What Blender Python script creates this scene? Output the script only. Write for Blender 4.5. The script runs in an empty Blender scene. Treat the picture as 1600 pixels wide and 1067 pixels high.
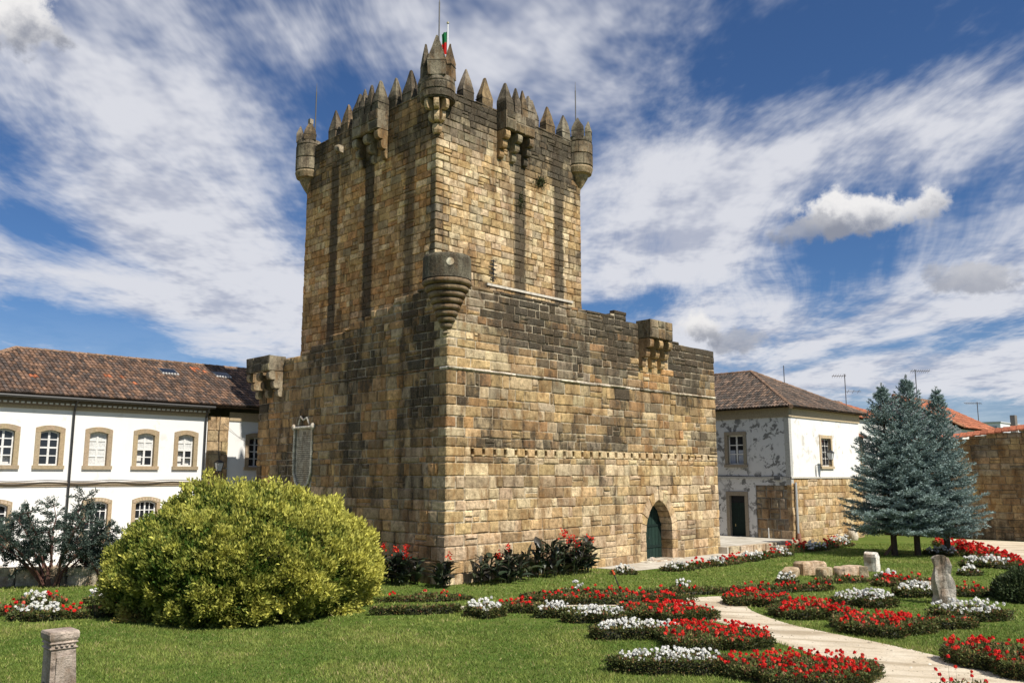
import bpy, math, random
import numpy as np
from mathutils import Vector, Matrix, noise as mnoise

sc = bpy.context.scene
rad = math.radians

# ------------------------------------------------------------------ camera
CAM = Vector((-21.189, -24.674, 4.0))
cd = bpy.data.cameras.new('camera')
cd.sensor_width = 36.0
cd.lens = 30.13
cd.clip_start = 0.1
cd.clip_end = 5000
cam = bpy.data.objects.new('camera', cd)
sc.collection.objects.link(cam)
cam.location = CAM
cam.rotation_euler = (rad(90 + 8.87), 0, rad(-45))
sc.camera = cam

# ------------------------------------------------------------------ node helpers
class G:
    """tiny wrapper round a node tree"""
    def __init__(s, nt):
        s.nt = nt
    def n(s, typ, **kw):
        nd = s.nt.nodes.new(typ)
        for k, v in kw.items():
            setattr(nd, k, v)
        return nd
    def put(s, sock, v):
        if isinstance(v, bpy.types.NodeSocket):
            s.nt.links.new(v, sock)
        elif v is not None:
            if sock.type == 'RGBA' and not hasattr(v, '__len__'):
                v = (v, v, v, 1)
            if sock.type == 'RGBA' and len(v) == 3:
                v = (*v, 1)
            sock.default_value = v
    def m(s, op, a, b=None, c=None, clamp=False):
        nd = s.n('ShaderNodeMath', operation=op, use_clamp=clamp)
        for i, v in enumerate((a, b, c)):
            if v is not None:
                s.put(nd.inputs[i], v)
        return nd.outputs[0]
    def vm(s, op, a, b=None, out=0):
        nd = s.n('ShaderNodeVectorMath', operation=op)
        s.put(nd.inputs[0], a)
        if b is not None:
            s.put(nd.inputs[3 if op == 'SCALE' else 1], b)
        return nd.outputs[out]
    def dot(s, a, b):
        nd = s.n('ShaderNodeVectorMath', operation='DOT_PRODUCT')
        s.put(nd.inputs[0], a); s.put(nd.inputs[1], b)
        return nd.outputs['Value']
    def noise(s, vec, scale, detail=4, rough=0.55, dist=0.0, col=False):
        nd = s.n('ShaderNodeTexNoise')
        s.put(nd.inputs['Vector'], vec)
        nd.inputs['Scale'].default_value = scale
        nd.inputs['Detail'].default_value = detail
        nd.inputs['Roughness'].default_value = rough
        nd.inputs['Distortion'].default_value = dist
        return nd.outputs['Color' if col else 'Fac']
    def step(s, v, a, b):
        nd = s.n('ShaderNodeMapRange', interpolation_type='SMOOTHSTEP')
        s.put(nd.inputs['Value'], v)
        nd.inputs['From Min'].default_value = a
        nd.inputs['From Max'].default_value = b
        return nd.outputs[0]
    def lin(s, v, a, b, c, d):
        nd = s.n('ShaderNodeMapRange')
        s.put(nd.inputs['Value'], v)
        for i, q in zip(('From Min', 'From Max', 'To Min', 'To Max'), (a, b, c, d)):
            nd.inputs[i].default_value = q
        return nd.outputs[0]
    def mix(s, f, a, b, blend='MIX'):
        nd = s.n('ShaderNodeMix', data_type='RGBA', blend_type=blend)
        s.put(nd.inputs['Factor'], f)
        s.put(nd.inputs[6], a); s.put(nd.inputs[7], b)
        return nd.outputs[2]
    def xyz(s, x, y, z):
        nd = s.n('ShaderNodeCombineXYZ')
        for i, v in enumerate((x, y, z)):
            s.put(nd.inputs[i], v)
        return nd.outputs[0]
    def sep(s, v):
        nd = s.n('ShaderNodeSeparateXYZ')
        s.put(nd.inputs[0], v)
        return nd.outputs

# ------------------------------------------------------------------ sky
SUN_EL, SUN_AZ = 50.0, 179.2          # sun stands on the -Y side, a touch to +X
world = bpy.data.worlds.new('World')
sc.world = world
world.use_nodes = True
wt = world.node_tree
wt.nodes.clear()
g = G(wt)
tc = g.n('ShaderNodeTexCoord')
dirv = g.vm('NORMALIZE', tc.outputs['Generated'])
sky = g.n('ShaderNodeTexSky', sky_type='NISHITA')
sky.sun_disc = False
sky.sun_elevation = rad(SUN_EL)
sky.sun_rotation = rad(SUN_AZ)
sky.altitude = 350
sky.air_density = 1.0
sky.dust_density = 0.4
sky.ozone_density = 2.5
S2 = 2 ** -.5
dx, dy, dz = g.sep(dirv)
zc = g.m('ADD', g.m('MAXIMUM', dz, 0.0), 0.10)
t_ = g.m('DIVIDE', g.dot(dirv, (S2, -S2, 0)), zc)
s_ = g.m('DIVIDE', g.dot(dirv, (S2, S2, 0)), zc)
# cirrus: long bands on a high flat layer
def noise2(vec, scale, detail, rough=.55, dist=0., col=False):
    nd = g.n('ShaderNodeTexNoise', noise_dimensions='2D')
    g.put(nd.inputs['Vector'], vec)
    for k, v in (('Scale', scale), ('Detail', detail), ('Roughness', rough), ('Distortion', dist)):
        nd.inputs[k].default_value = v
    return nd.outputs['Color' if col else 'Fac']
pl = g.xyz(t_, g.m('MULTIPLY', s_, 0.42), 0.0)
warp = g.vm('SCALE', g.vm('SUBTRACT', noise2(pl, 0.9, 1, col=True), (.5, .5, .5)), 0.9)
plw = g.vm('ADD', pl, warp)
mid = noise2(g.vm('ADD', plw, (9.1, 4.2, 2.0)), 1.1, 7, 0.66)
fine = noise2(g.xyz(t_, g.m('MULTIPLY', s_, .8), 0.3), 3.2, 4, 0.68)
dens = g.m('ADD', g.m('MULTIPLY', mid, 1.20), g.m('MULTIPLY', fine, 0.34))
dens = g.m('SUBTRACT', dens, 0.16)
def sky_dir(az_, el_):
    a, e = rad(az_), rad(el_)
    return Vector((math.cos(a) * math.cos(e), math.sin(a) * math.cos(e), math.sin(e)))
def blob(az_, el_, rx, ry, tilt=0.0):
    """coordinates local to one direction of the sky, 1 at the lump's rim"""
    c = sky_dir(az_, el_)
    right = Vector((c.y, -c.x, 0)).normalized(); upv = right.cross(c)
    ct, st = math.cos(rad(tilt)), math.sin(rad(tilt))
    ax = right * ct + upv * st; ay = upv * ct - right * st
    mp = g.n('ShaderNodeMapping', vector_type='TEXTURE')
    g.put(mp.inputs['Vector'], dirv)
    mp.inputs['Location'].default_value = c
    mp.inputs['Rotation'].default_value = Matrix((ax, c, ay)).transposed().to_euler()
    mp.inputs['Scale'].default_value = (rad(rx), .8, rad(ry))
    return mp.outputs[0]
for x, y, rx, ry, tl, w in (
        (66.95, 16.7, 17.6, 7.0, -24, 0.3), (63.51, 10.8, 13.5, 2.3, 8, 0.16), (32.36, 16.7, 14.7, 5.3, 24, 0.28),
        (16.14, 20.63, 10.6, 3.9, 16, 0.3), (21.2, 10.23, 18.8, 3.1, 6, 0.22), (22.55, 6.17, 21.3, 2.5, 0, 0.24), (35.08, 26.08, 7.8, 2.5, 20, 0.12),
        (72.33, 23.82, 13.5, 3.3, -14, 0.16), (55.87, 27.91, 12.3, 3.7, 6, 0.1), (42.71, 28.33, 10.6, 3.3, 20, 0.12), (23.59, 26.67, 9.4, 3.3, 12, -0.16), (75.08, 14.53, 4.5, 2.5, -20, -0.3), (70.53, 9.01, 10.6, 1.4, 0, -0.3), (37.2, 11.14, 8.2, 1.2, 14, -0.22)):
    e = g.vm('LENGTH', blob(x, y, rx, ry, tl), out='Value')
    nd = g.n('ShaderNodeMapRange', interpolation_type='SMOOTHSTEP')
    g.put(nd.inputs['Value'], e)
    for k, v in (('From Min', 1.15), ('From Max', 0.), ('To Min', 0.), ('To Max', w)):
        nd.inputs[k].default_value = v
    dens = g.m('ADD', dens, nd.outputs[0])
veil = g.step(dens, 0.50, 0.90)
veil = g.m('MAXIMUM', veil, g.m('MULTIPLY', g.step(dz, 0.20, 0.0), 0.45))
bluesky = g.mix(1.0, sky.outputs[0], (0.42, 0.60, 0.83), 'MULTIPLY')
cl_col = g.mix(g.step(g.m('ADD', fine, g.m('MULTIPLY', mid, .5)), .55, .85), (4.3, 4.6, 5.6), (7.0, 7.1, 7.6))
col = g.mix(g.m('MULTIPLY', veil, 0.95), bluesky, cl_col)
# a few heaped clouds with crisp edges, lit from above
edge = g.noise(dirv, 22, 6, 0.60)
e2 = g.m('MULTIPLY_ADD', edge, 2.8, -1.4)
for x, y, rx, ry, tl, br in ((21.88, 15.87, 4.6, 1.6, -3, 1), (25.38, 15.43, 2.5, 1.0, 8, 0.22), (32.4, 9.56, 2.0, 1.2, 0, 0.9), (29.86, 8.63, 2.7, 1.0, -5, 0.25),
                             (16.17, 11.46, 2.7, 1.1, -8, 0.35), (77.13, 25.58, 3.1, 2.5, 0, 1)):
    q = blob(x, y, rx, ry, tl)
    e = g.m('ADD', g.vm('LENGTH', q, out='Value'), e2)
    k = g.m('MULTIPLY', g.step(e, 1.0, 0.50), .75 if br < .5 else 1.0)
    b = g.m('ADD', g.sep(q)[2], e2)
    lit = g.m('MULTIPLY', g.step(b, -0.75, 0.5), br)
    cc = g.mix(lit, (2.6, 2.8, 3.4), (9.0, 8.8, 8.6))
    col = g.mix(g.m('MULTIPLY', k, .92), col, cc)
bg = g.n('ShaderNodeBackground')
wt.links.new(col, bg.inputs[0])
bg.inputs[1].default_value = 0.085
wo = g.n('ShaderNodeOutputWorld')
wt.links.new(bg.outputs[0], wo.inputs[0])

# ------------------------------------------------------------------ sun and exposure
sd = bpy.data.lights.new('sun', 'SUN')
sd.energy = 4.8
sd.angle = rad(0.5)
sd.color = (1.0, 0.945, 0.855)
sun = bpy.data.objects.new('sun', sd)
sc.collection.objects.link(sun)
az = rad(SUN_AZ)
sv = Vector((math.sin(az) * math.cos(rad(SUN_EL)), math.cos(az) * math.cos(rad(SUN_EL)), math.sin(rad(SUN_EL))))
sun.rotation_euler = sv.to_track_quat('Z', 'Y').to_euler()
sc.view_settings.view_transform = 'Standard'
sc.view_settings.look = 'None'
sc.view_settings.gamma = 1
sc.view_settings.use_curve_mapping = False
sc.view_settings.exposure = 0.30
world.cycles.sampling_method = 'MANUAL'
world.cycles.sample_map_resolution = 512
sc.cycles.max_bounces = 4
sc.cycles.diffuse_bounces = 2
sc.cycles.glossy_bounces = 2
sc.cycles.transparent_max_bounces = 8

# ------------------------------------------------------------------ materials
def new_mat(name):
    m = bpy.data.materials.new(name)
    m.use_nodes = True
    nt = m.node_tree
    nt.nodes.clear()
    return m, G(nt)
def finish(g, col, rough=0.85, bump=None, bstr=0.5, bdist=0.02, spec=0.3, metal=0.0, transl=None):
    b = g.n('ShaderNodeBsdfPrincipled')
    g.put(b.inputs['Base Color'], col)
    g.put(b.inputs['Roughness'], rough)
    b.inputs['Specular IOR Level'].default_value = spec
    b.inputs['Metallic'].default_value = metal
    if bump is not None:
        bn = g.n('ShaderNodeBump')
        bn.inputs['Strength'].default_value = bstr
        bn.inputs['Distance'].default_value = bdist
        g.put(bn.inputs['Height'], bump)
        g.nt.links.new(bn.outputs[0], b.inputs['Normal'])
    sh = b.outputs[0]
    if transl:
        t = g.n('ShaderNodeBsdfTranslucent')
        g.put(t.inputs[0], col)
        ms = g.n('ShaderNodeMixShader')
        ms.inputs[0].default_value = transl
        g.nt.links.new(sh, ms.inputs[1]); g.nt.links.new(t.outputs[0], ms.inputs[2])
        sh = ms.outputs[0]
    o = g.n('ShaderNodeOutputMaterial')
    g.nt.links.new(sh, o.inputs[0])
def pos(g):
    return g.n('ShaderNodeNewGeometry').outputs['Position']
def tint(g):
    a = g.n('ShaderNodeAttribute')
    a.attribute_name = 'tint'
    return a.outputs['Color'], a.outputs['Alpha']

def stone_material(name, streaks=(), white=0.0, dark=(0.034, 0.029, 0.022)):
    """weathered granite: tint per stone, alpha = how far black lichen has taken it"""
    m, g = new_mat(name)
    P = pos(g)
    c, a = tint(g)
    px, py, pz = g.sep(P)
    sv_ = g.xyz(g.m('MULTIPLY', px, 1.6), g.m('MULTIPLY', py, 1.6), g.m('MULTIPLY', pz, .55))
    run = g.noise(sv_, 1.0, 4, .68)                 # runs of damp, longer than wide
    n2 = g.noise(P, 4.6, 5, .70)                    # blotches inside a stone
    n3 = g.noise(P, 30.0, 2, .6)                    # grain
    k = g.m('MULTIPLY', g.m('MULTIPLY', g.lin(run, .3, .7, 1.12, .86), g.lin(n2, .30, .70, .40, 1.60)), g.lin(n3, .25, .75, .74, 1.26))
    col = g.mix(1.0, c, g.xyz(k, k, k), 'MULTIPLY')
    col = g.mix(g.m('MULTIPLY', g.step(run, .48, .64), .45), col, (.31, .150, .045))
    li = g.m('ADD', g.m('MULTIPLY', run, .50), g.m('MULTIPLY', n2, .50))
    lm = g.step(g.m('MULTIPLY_ADD', a, .34, g.m('MULTIPLY_ADD', g.noise(P, .5, 2, .5), .22, li)), .655, .88)
    wob = g.m('MULTIPLY_ADD', n2, .34, -.17)
    for ax, u0, w, z0, z1, amt in streaks:
        q = px if ax == 'x' else py
        d = g.m('ABSOLUTE', g.m('ADD', g.m('SUBTRACT', q, u0), wob))
        s1 = g.step(d, w * 1.2, w * .72)
        s2 = g.m('MULTIPLY', g.step(pz, z0 - .6, z0 + .5), g.step(pz, z1 + .5, z1 - .3))
        s3 = g.m('MULTIPLY', g.m('MULTIPLY', s1, s2), g.m('MULTIPLY', g.lin(n2, .3, .6, .88, 1.0), amt))
        lm = g.m('MAXIMUM', lm, s3)
    dk = g.mix(g.step(n3, .35, .75), dark, (dark[0] * 2.6, dark[1] * 2.5, dark[2] * 2.3))
    col = g.mix(g.m('MULTIPLY', lm, .92), col, dk)
    wl = g.m('MULTIPLY', g.step(n3, .60, .76), g.m('MULTIPLY_ADD', a, .5, white + .05))
    col = g.mix(wl, col, (.46, .42, .34))
    h = g.m('MULTIPLY_ADD', n2, .8, g.m('MULTIPLY', n3, .3))
    finish(g, col, .92, h, .9, .06, .12)
    return m

def tinted(name, rough=.85, nscale=14, amp=.25, bump=.4, spec=.25, transl=None, bdist=.015):
    """plain material: tint attribute with fine variation"""
    m, g = new_mat(name)
    P = pos(g)
    c, a = tint(g)
    n = g.noise(P, nscale, 5, .6)
    k = g.lin(n, .25, .75, 1 - amp, 1 + amp)
    col = g.mix(1.0, c, g.xyz(k, k, k), 'MULTIPLY')
    finish(g, col, rough, n if bump else None, bump, bdist, spec, transl=transl)
    return m

M = {}
M['stone_base'] = stone_material('weathered_base_stone')
M['stone_tower'] = stone_material('weathered_tower_stone', streaks=(
    ('x', 7.02, .40, 11.5, 19.4, 1.), ('x', 9.78, .36, 11.5, 19.6, 1.), ('y', 10.95, .36, 9.5, 19.6, .95), ('y', 8.0, .40, 9.5, 19.3, 1.),
    ('y', 4.88, .36, 11.0, 19.0, .8), ('y', 3.25, .16, 12.5, 17.0, .8)))
M['stone'] = stone_material('garden_stone')
M['mortar'] = tinted('lime_mortar', .95, 7, .35, .6)
M['plain'] = tinted('painted_or_cut_surface')
M['metal'] = tinted('dull_metal', .5, 30, .15, 0, .5)
M['leaf'] = tinted('leaf', .62, 3, .3, 0, .28, transl=.28)
M['leaf_gloss'] = tinted('broad_leaf', .42, 6, .25, 0, .4, transl=.12)
M['needle'] = tinted('needle', .7, 3, .22, 0, .2, transl=.12)
M['petal'] = tinted('petal', .6, 5, .12, 0, .2, transl=.30)
M['bark'] = tinted('bark', .95, 18, .45, .9, .1)
M['tile'] = tinted('clay_roof_tile', .9, 9, .55, .5, .15)
M['cloth'] = tinted('flag_cloth', .8, 9, .1, 0, .1, transl=.25)
m, g = new_mat('window_glass')
finish(g, (.018, .021, .026), .08, spec=.6)
M['glass'] = m
m, g = new_mat('dark_room')
finish(g, (.012, .011, .012), .9)
M['dark'] = m

def plaster_material(name, base, stain, amount, scale):
    m, g = new_mat(name)
    P = pos(g)
    px, py, pz = g.sep(P)
    n = g.noise(P, scale, 8, .68, .4)
    n2 = g.noise(g.xyz(g.m('MULTIPLY', px, 2.), g.m('MULTIPLY', py, 2.), g.m('MULTIPLY', pz, .5)), 1.0, 6, .65)
    patch = g.step(g.noise(P, .55, 3, .5), .50 - .14 * amount, .66 - .14 * amount)
    f = g.m('MULTIPLY', g.step(n, .58 - .07 * amount, .64 - .07 * amount), g.m('MULTIPLY', patch, min(1., amount)))
    soft = g.m('MULTIPLY', g.step(n2, .5, .8), .35 * min(1, amount + .15))
    col = g.mix(soft, base, tuple(.6 * q for q in base))
    col = g.mix(f, col, stain)
    n3 = g.noise(P, 30, 4)
    finish(g, col, .9, n3, .15, .01, .2)
    return m
M['plaster'] = plaster_material('white_plaster', (.80, .79, .76), (.50, .46, .40), .32, 1.6)
M['plaster_shade'] = plaster_material('peeling_shaded_plaster', (.66, .65, .63), (.20, .195, .185), 1.0, 2.4)  # base colour greyed for the shaded side; peeling patches are its own wear
M['plaster_side'] = plaster_material('weathered_white_plaster', (.80, .79, .75), (.46, .42, .34), .62, 1.5)

m, g = new_mat('lawn')
P = pos(g)
n1 = g.noise(P, .35, 4, .6); n2 = g.noise(P, 2.2, 5, .6); n3 = g.noise(P, 30, 4, .7)
col = g.mix(g.step(n1, .3, .7), (.085, .140, .020), (.140, .185, .038))
col = g.mix(g.m('MULTIPLY', g.step(n2, .45, .75), .6), col, (.20, .185, .065))
col = g.mix(1.0, col, g.mix(n3, (.45, .45, .45), (1.4, 1.4, 1.4)), 'MULTIPLY')
finish(g, col, .95, n3, .9, .05, .1)
M['lawn'] = m
m, g = new_mat('sandy_gravel')
P = pos(g)
n1 = g.noise(P, .8, 5, .6); n2 = g.noise(P, 14, 6, .7); n3 = g.noise(P, 90, 3, .6)
px, py, pz = g.sep(P)
rut = g.noise(g.xyz(g.m('ADD', px, g.m('MULTIPLY', py, .55)), g.m('MULTIPLY', g.m('SUBTRACT', py, px), .12), 0.), 1.6, 5, .6)
col = g.mix(g.step(n1, .35, .7), (.58, .49, .36), (.68, .60, .47))
col = g.mix(g.m('MULTIPLY', g.step(rut, .46, .66), .75), col, (.33, .26, .17))
col = g.mix(1.0, col, g.mix(n2, (.66, .66, .66), (1.26, 1.26, 1.26)), 'MULTIPLY')
col = g.mix(g.m('MULTIPLY', g.step(n3, .58, .72), .5), col, (.25, .21, .16))
finish(g, col, .95, g.m('ADD', n2, g.m('MULTIPLY', n3, .5)), .6, .03, .1)
M['gravel'] = m
m, g = new_mat('pavement_stone')
P = pos(g)
n1 = g.noise(P, 1.1, 6, .65); n2 = g.noise(P, 20, 5, .7)
col = g.mix(g.step(n1, .35, .68), (.40, .36, .29), (.58, .54, .46))
col = g.mix(1.0, col, g.mix(n2, (.75, .75, .75), (1.2, 1.2, 1.2)), 'MULTIPLY')
finish(g, col, .9, n2, .4, .02, .2)
M['pave'] = m
m, g = new_mat('far_hill')
P = pos(g)
col = g.mix(g.noise(P, .02, 6, .6), (.05, .07, .09), (.10, .12, .11))
finish(g, col, .95)
M['hill'] = m

# ------------------------------------------------------------------ object helpers
ORG = {}
COL = sc.collection
def reg(o, parent, origin):
    COL.objects.link(o)
    origin = Vector(origin)
    if parent is not None:
        o.parent = parent
        o.location = origin - ORG[parent.name]
    else:
        o.location = origin
    ORG[o.name] = origin
    return o
def tag(o, label=None, cat=None, group=None, kind=None):
    for k, v in (('label', label), ('category', cat), ('group', group), ('kind', kind)):
        if v:
            o[k] = v
    return o
def thing(name, label, cat, loc, group=None):
    o = bpy.data.objects.new(name, None)
    o.empty_display_size = .3
    reg(o, None, loc)
    return tag(o, label, cat, group)
def np_mesh(name, V, F, C, mat, smooth=False):
    """V (n,3), F (m,k) ints, C (n,4) floats"""
    me = bpy.data.meshes.new(name)
    V = np.asarray(V, np.float32); F = np.asarray(F, np.int32)
    me.vertices.add(len(V)); me.vertices.foreach_set('co', V.ravel())
    k = F.shape[1]
    me.loops.add(F.size); me.loops.foreach_set('vertex_index', F.ravel())
    me.polygons.add(len(F))
    me.polygons.foreach_set('loop_start', np.arange(0, F.size, k, dtype=np.int32))
    me.polygons.foreach_set('loop_total', np.full(len(F), k, np.int32))
    if smooth:
        me.polygons.foreach_set('use_smooth', np.ones(len(F), bool))
    at = me.attributes.new('tint', 'FLOAT_COLOR', 'POINT')
    at.data.foreach_set('color', np.asarray(C, np.float32).ravel())
    me.update(calc_edges=True)
    me.materials.append(mat)
    return me
class MB:
    def __init__(s):
        s.v = []; s.f = []; s.c = []
    def add(s, verts, faces, col=(.5, .5, .5, 0)):
        if len(col) == 3:
            col = (*col, 0)
        o = len(s.v)
        s.v += [tuple(q) for q in verts]
        s.f += [tuple(i + o for i in q) for q in faces]
        s.c += [col] * len(verts)
        return s
    def box(s, x0, x1, y0, y1, z0, z1, col=(.5, .5, .5)):
        v = [(x, y, z) for z in (z0, z1) for y in (y0, y1) for x in (x0, x1)]
        return s.add(v, [(0, 2, 3, 1), (4, 5, 7, 6), (0, 1, 5, 4), (2, 6, 7, 3), (0, 4, 6, 2), (1, 3, 7, 5)], col)
    def fbox(s, fr, u0, u1, w0, w1, z0, z1, col=(.5, .5, .5)):
        v = [fr_pt(fr, u, w, z) for z in (z0, z1) for w in (w0, w1) for u in (u0, u1)]
        return s.add(v, [(0, 2, 3, 1), (4, 5, 7, 6), (0, 1, 5, 4), (2, 6, 7, 3), (0, 4, 6, 2), (1, 3, 7, 5)], col)
    def chamfer(s, x0, x1, y0, y1, z0, z1, c=.04, col=(.5, .5, .5), jit=0.0, rng=random):
        c = min(c, .3 * (x1 - x0), .3 * (y1 - y0), .3 * (z1 - z0))
        lo, hi = (x0, y0, z0), (x1, y1, z1)
        v = []; idx = {}
        for sx in (0, 1):
            for sy in (0, 1):
                for sz in (0, 1):
                    sg = (sx, sy, sz)
                    for ax in range(3):
                        p = []
                        for k in range(3):
                            e = hi[k] if sg[k] else lo[k]
                            if k != ax:
                                e += -c if sg[k] else c
                            p.append(e + rng.uniform(-jit, jit))
                        idx[(sx, sy, sz, ax)] = len(v); v.append(p)
        f = []
        for ax in range(3):
            o = [k for k in range(3) if k != ax]
            for sd in (0, 1):
                q = []
                for a, b in ((0, 0), (1, 0), (1, 1), (0, 1)):
                    k = [0, 0, 0]; k[ax] = sd; k[o[0]] = a; k[o[1]] = b
                    q.append(idx[(*k, ax)])
                if (sd == 0) != (ax == 1):
                    q.reverse()
                f.append(tuple(q))
            for a in (0, 1):
                for b in (0, 1):
                    k0 = [0, 0, 0]; k1 = [0, 0, 0]
                    k0[o[0]] = k1[o[0]] = a; k0[o[1]] = k1[o[1]] = b; k1[ax] = 1
                    f.append((idx[(*k0, o[0])], idx[(*k1, o[0])], idx[(*k1, o[1])], idx[(*k0, o[1])]))
        for sx in (0, 1):
            for sy in (0, 1):
                for sz in (0, 1):
                    f.append((idx[(sx, sy, sz, 0)], idx[(sx, sy, sz, 1)], idx[(sx, sy, sz, 2)]))
        return s.add(v, f, col)
    def tube(s, pts, r, seg=6, col=(.3, .3, .3), cap=True):
        pts = [Vector(p) for p in pts]
        rs = r if hasattr(r, '__len__') else [r] * len(pts)
        v = []; f = []
        for i, p in enumerate(pts):
            d = (pts[min(i + 1, len(pts) - 1)] - pts[max(i - 1, 0)]).normalized()
            a = d.cross(Vector((0, 0, 1)) if abs(d.z) < .9 else Vector((1, 0, 0))).normalized(); b = d.cross(a)
            for k in range(seg):
                t = 2 * math.pi * k / seg
                v.append(p + (a * math.cos(t) + b * math.sin(t)) * rs[i])
        for i in range(len(pts) - 1):
            for k in range(seg):
                f.append((i * seg + k, i * seg + (k + 1) % seg, (i + 1) * seg + (k + 1) % seg, (i + 1) * seg + k))
        if cap:
            f.append(tuple(range(seg))); f.append(tuple((len(pts) - 1) * seg + k for k in range(seg)))
        return s.add(v, f, col)
    def lathe(s, prof, cx, cy, seg=20, col=(.4, .4, .4), a0=0., a1=2 * math.pi):
        full = abs(a1 - a0 - 2 * math.pi) < 1e-4
        n = seg if full else seg + 1
        v = []; f = []
        for r, z in prof:
            for k in range(n):
                t = a0 + (a1 - a0) * k / seg
                v.append((cx + r * math.cos(t), cy + r * math.sin(t), z))
        for i in range(len(prof) - 1):
            for k in range(seg):
                k2 = (k + 1) % n
                f.append((i * n + k, i * n + k2, (i + 1) * n + k2, (i + 1) * n + k))
        return s.add(v, f, col)
    def prism(s, poly, fr, w0, w1, col=(.5, .5, .5)):
        """poly of (u,z) extruded along the frame's normal"""
        n = len(poly)
        v = [fr_pt(fr, u, w0, z) for u, z in poly] + [fr_pt(fr, u, w1, z) for u, z in poly]
        f = [tuple(range(n)), tuple(range(2 * n - 1, n - 1, -1))] + [(i, i + n, (i + 1) % n + n, (i + 1) % n) for i in range(n)]
        return s.add(v, f, col)
    def build(s, name, mat, parent=None, smooth=False, origin=None):
        a = np.array(s.v, float)
        if origin is None:
            mn, mx = a.min(0), a.max(0)
            origin = ((mn[0] + mx[0]) / 2, (mn[1] + mx[1]) / 2, mn[2])
        a = a - np.array(origin)
        me = bpy.data.meshes.new(name)
        me.from_pydata([tuple(q) for q in a], [], s.f)
        at = me.attributes.new('tint', 'FLOAT_COLOR', 'POINT')
        at.data.foreach_set('color', np.array(s.c, np.float32).ravel())
        if smooth:
            me.polygons.foreach_set('use_smooth', np.ones(len(me.polygons), bool))
        me.materials.append(M[mat] if isinstance(mat, str) else mat)
        return reg(bpy.data.objects.new(name, me), parent, origin)
# wall frames: origin, direction along the wall, outward normal
def fr_pt(fr, u, w, z):
    return (fr[0] + fr[2] * u + fr[4] * w, fr[1] + fr[3] * u + fr[5] * w, z)
def struct(mb, name, mat):
    return tag(mb.build(name, mat, origin=(0, 0, 0)), kind='structure')
def vary(c, rng, a=.12, alpha=0.0):
    k = 1 + rng.uniform(-a, a)
    return (c[0] * k * (1 + rng.uniform(-.04, .04)), c[1] * k, c[2] * k * (1 + rng.uniform(-.06, .06)), alpha)

# ------------------------------------------------------------------ ground, paths, terrace
mb = MB()
N = 60
xs = np.concatenate([[-900, -300, -120], np.linspace(-60, 70, 53), [120, 300, 900]])
vs = [(x, y, 0.0 if max(abs(x), abs(y)) < 100 else -1.0) for y in xs for x in xs]
n_ = len(xs)
mb.add(vs, [(j * n_ + i, j * n_ + i + 1, (j + 1) * n_ + i + 1, (j + 1) * n_ + i) for j in range(n_ - 1) for i in range(n_ - 1)])
struct(mb, 'ground', 'lawn')
def sheet(name, poly, z, mat, thick=0.0):
    mb = MB(); n = len(poly)
    mb.add([(x, y, z) for x, y in poly], [tuple(range(n))])
    if thick:
        mb.add([(x, y, z) for x, y in poly] + [(x, y, z - thick) for x, y in poly], [(i, (i + 1) % n, (i + 1) % n + n, i + n) for i in range(n)])
    return struct(mb, name, mat)
def smooth_poly(p, it=2):
    for _ in range(it):
        q = []
        for i in range(len(p)):
            a, b = p[i], p[(i + 1) % len(p)]
            q += [(a[0] * .75 + b[0] * .25, a[1] * .75 + b[1] * .25), (a[0] * .25 + b[0] * .75, a[1] * .25 + b[1] * .75)]
        p = q
    return p
PATH = smooth_poly([(-4.9, -2.9), (-1.5, -4.9), (0.9, -6.5), (3.0, -7.7), (5.4, -8.9), (4.4, -9.9), (2.9, -10.6), (1.4, -12.6), (0.9, -13.9),
                    (0.3, -16.1), (-1.2, -19.3), (-3.5, -24.0), (-9.0, -24.0), (-6.5, -19.5), (-4.2, -17.2), (-2.2, -15.6), (-1.2, -13.6),
                    (0.3, -11.4), (0.6, -9.6), (1.3, -8.3), (0.0, -6.9), (-2.2, -5.5), (-5.1, -3.5)], 2)
PATH2 = smooth_poly([(36.5, -5.0), (28.5, -9.7), (24.0, -12.9), (20.0, -17.5), (14.0, -24.0), (20, -24.0), (25.0, -19.5), (38.5, -13.0), (38.7, -5.2)], 1)
sheet('sand_path', PATH, .006, 'gravel')
sheet('sand_path_by_wall', PATH2, .006, 'gravel')
sheet('footpath_by_door', [(8.6, .3), (8.9, -1.9), (13, -2.3), (18.0, -2.2), (25.9, -1.7), (26.3, .2)], .010, 'pave')
sheet('terrace', [(18.6, 9), (18.6, -.55), (22.5, -.75), (26.02, -.55), (26.02, 9)], .35, 'pave', .36)
sheet('courtyard_pavement', [(-40, 11.9), (-9.5, 11.0), (-8.0, 12.0), (-.2, 14.5), (8, 16), (8, 18.2), (-40, 18.2)], .012, 'pave')
mb = MB()
rr = random.Random(77)
hv = [(-150 + i * 40, 0) for i in range(40)]
pts = []
for i in range(60):
    a = rad(-20 + i * 2.2)     # ring of low hills on the far side
    d = 760
    z = 22 + 20 * mnoise.noise(Vector((i * .16, 2.3, 0))) + 6 * mnoise.noise(Vector((i * .6, 7, 0)))
    x, y = CAM.x + d * math.cos(a), CAM.y + d * math.sin(a)
    pts += [(x, y, -4), (x, y, 4 + z), (x + 180 * math.cos(a), y + 180 * math.sin(a), 6 + z * .8), (x + 180 * math.cos(a), y + 180 * math.sin(a), -4)]
mb.add(pts, [(i * 4 + k, i * 4 + 4 + k, i * 4 + 5 + k, i * 4 + 1 + k) for i in range(59) for k in range(3)])
struct(mb, 'hills', 'hill')

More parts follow.
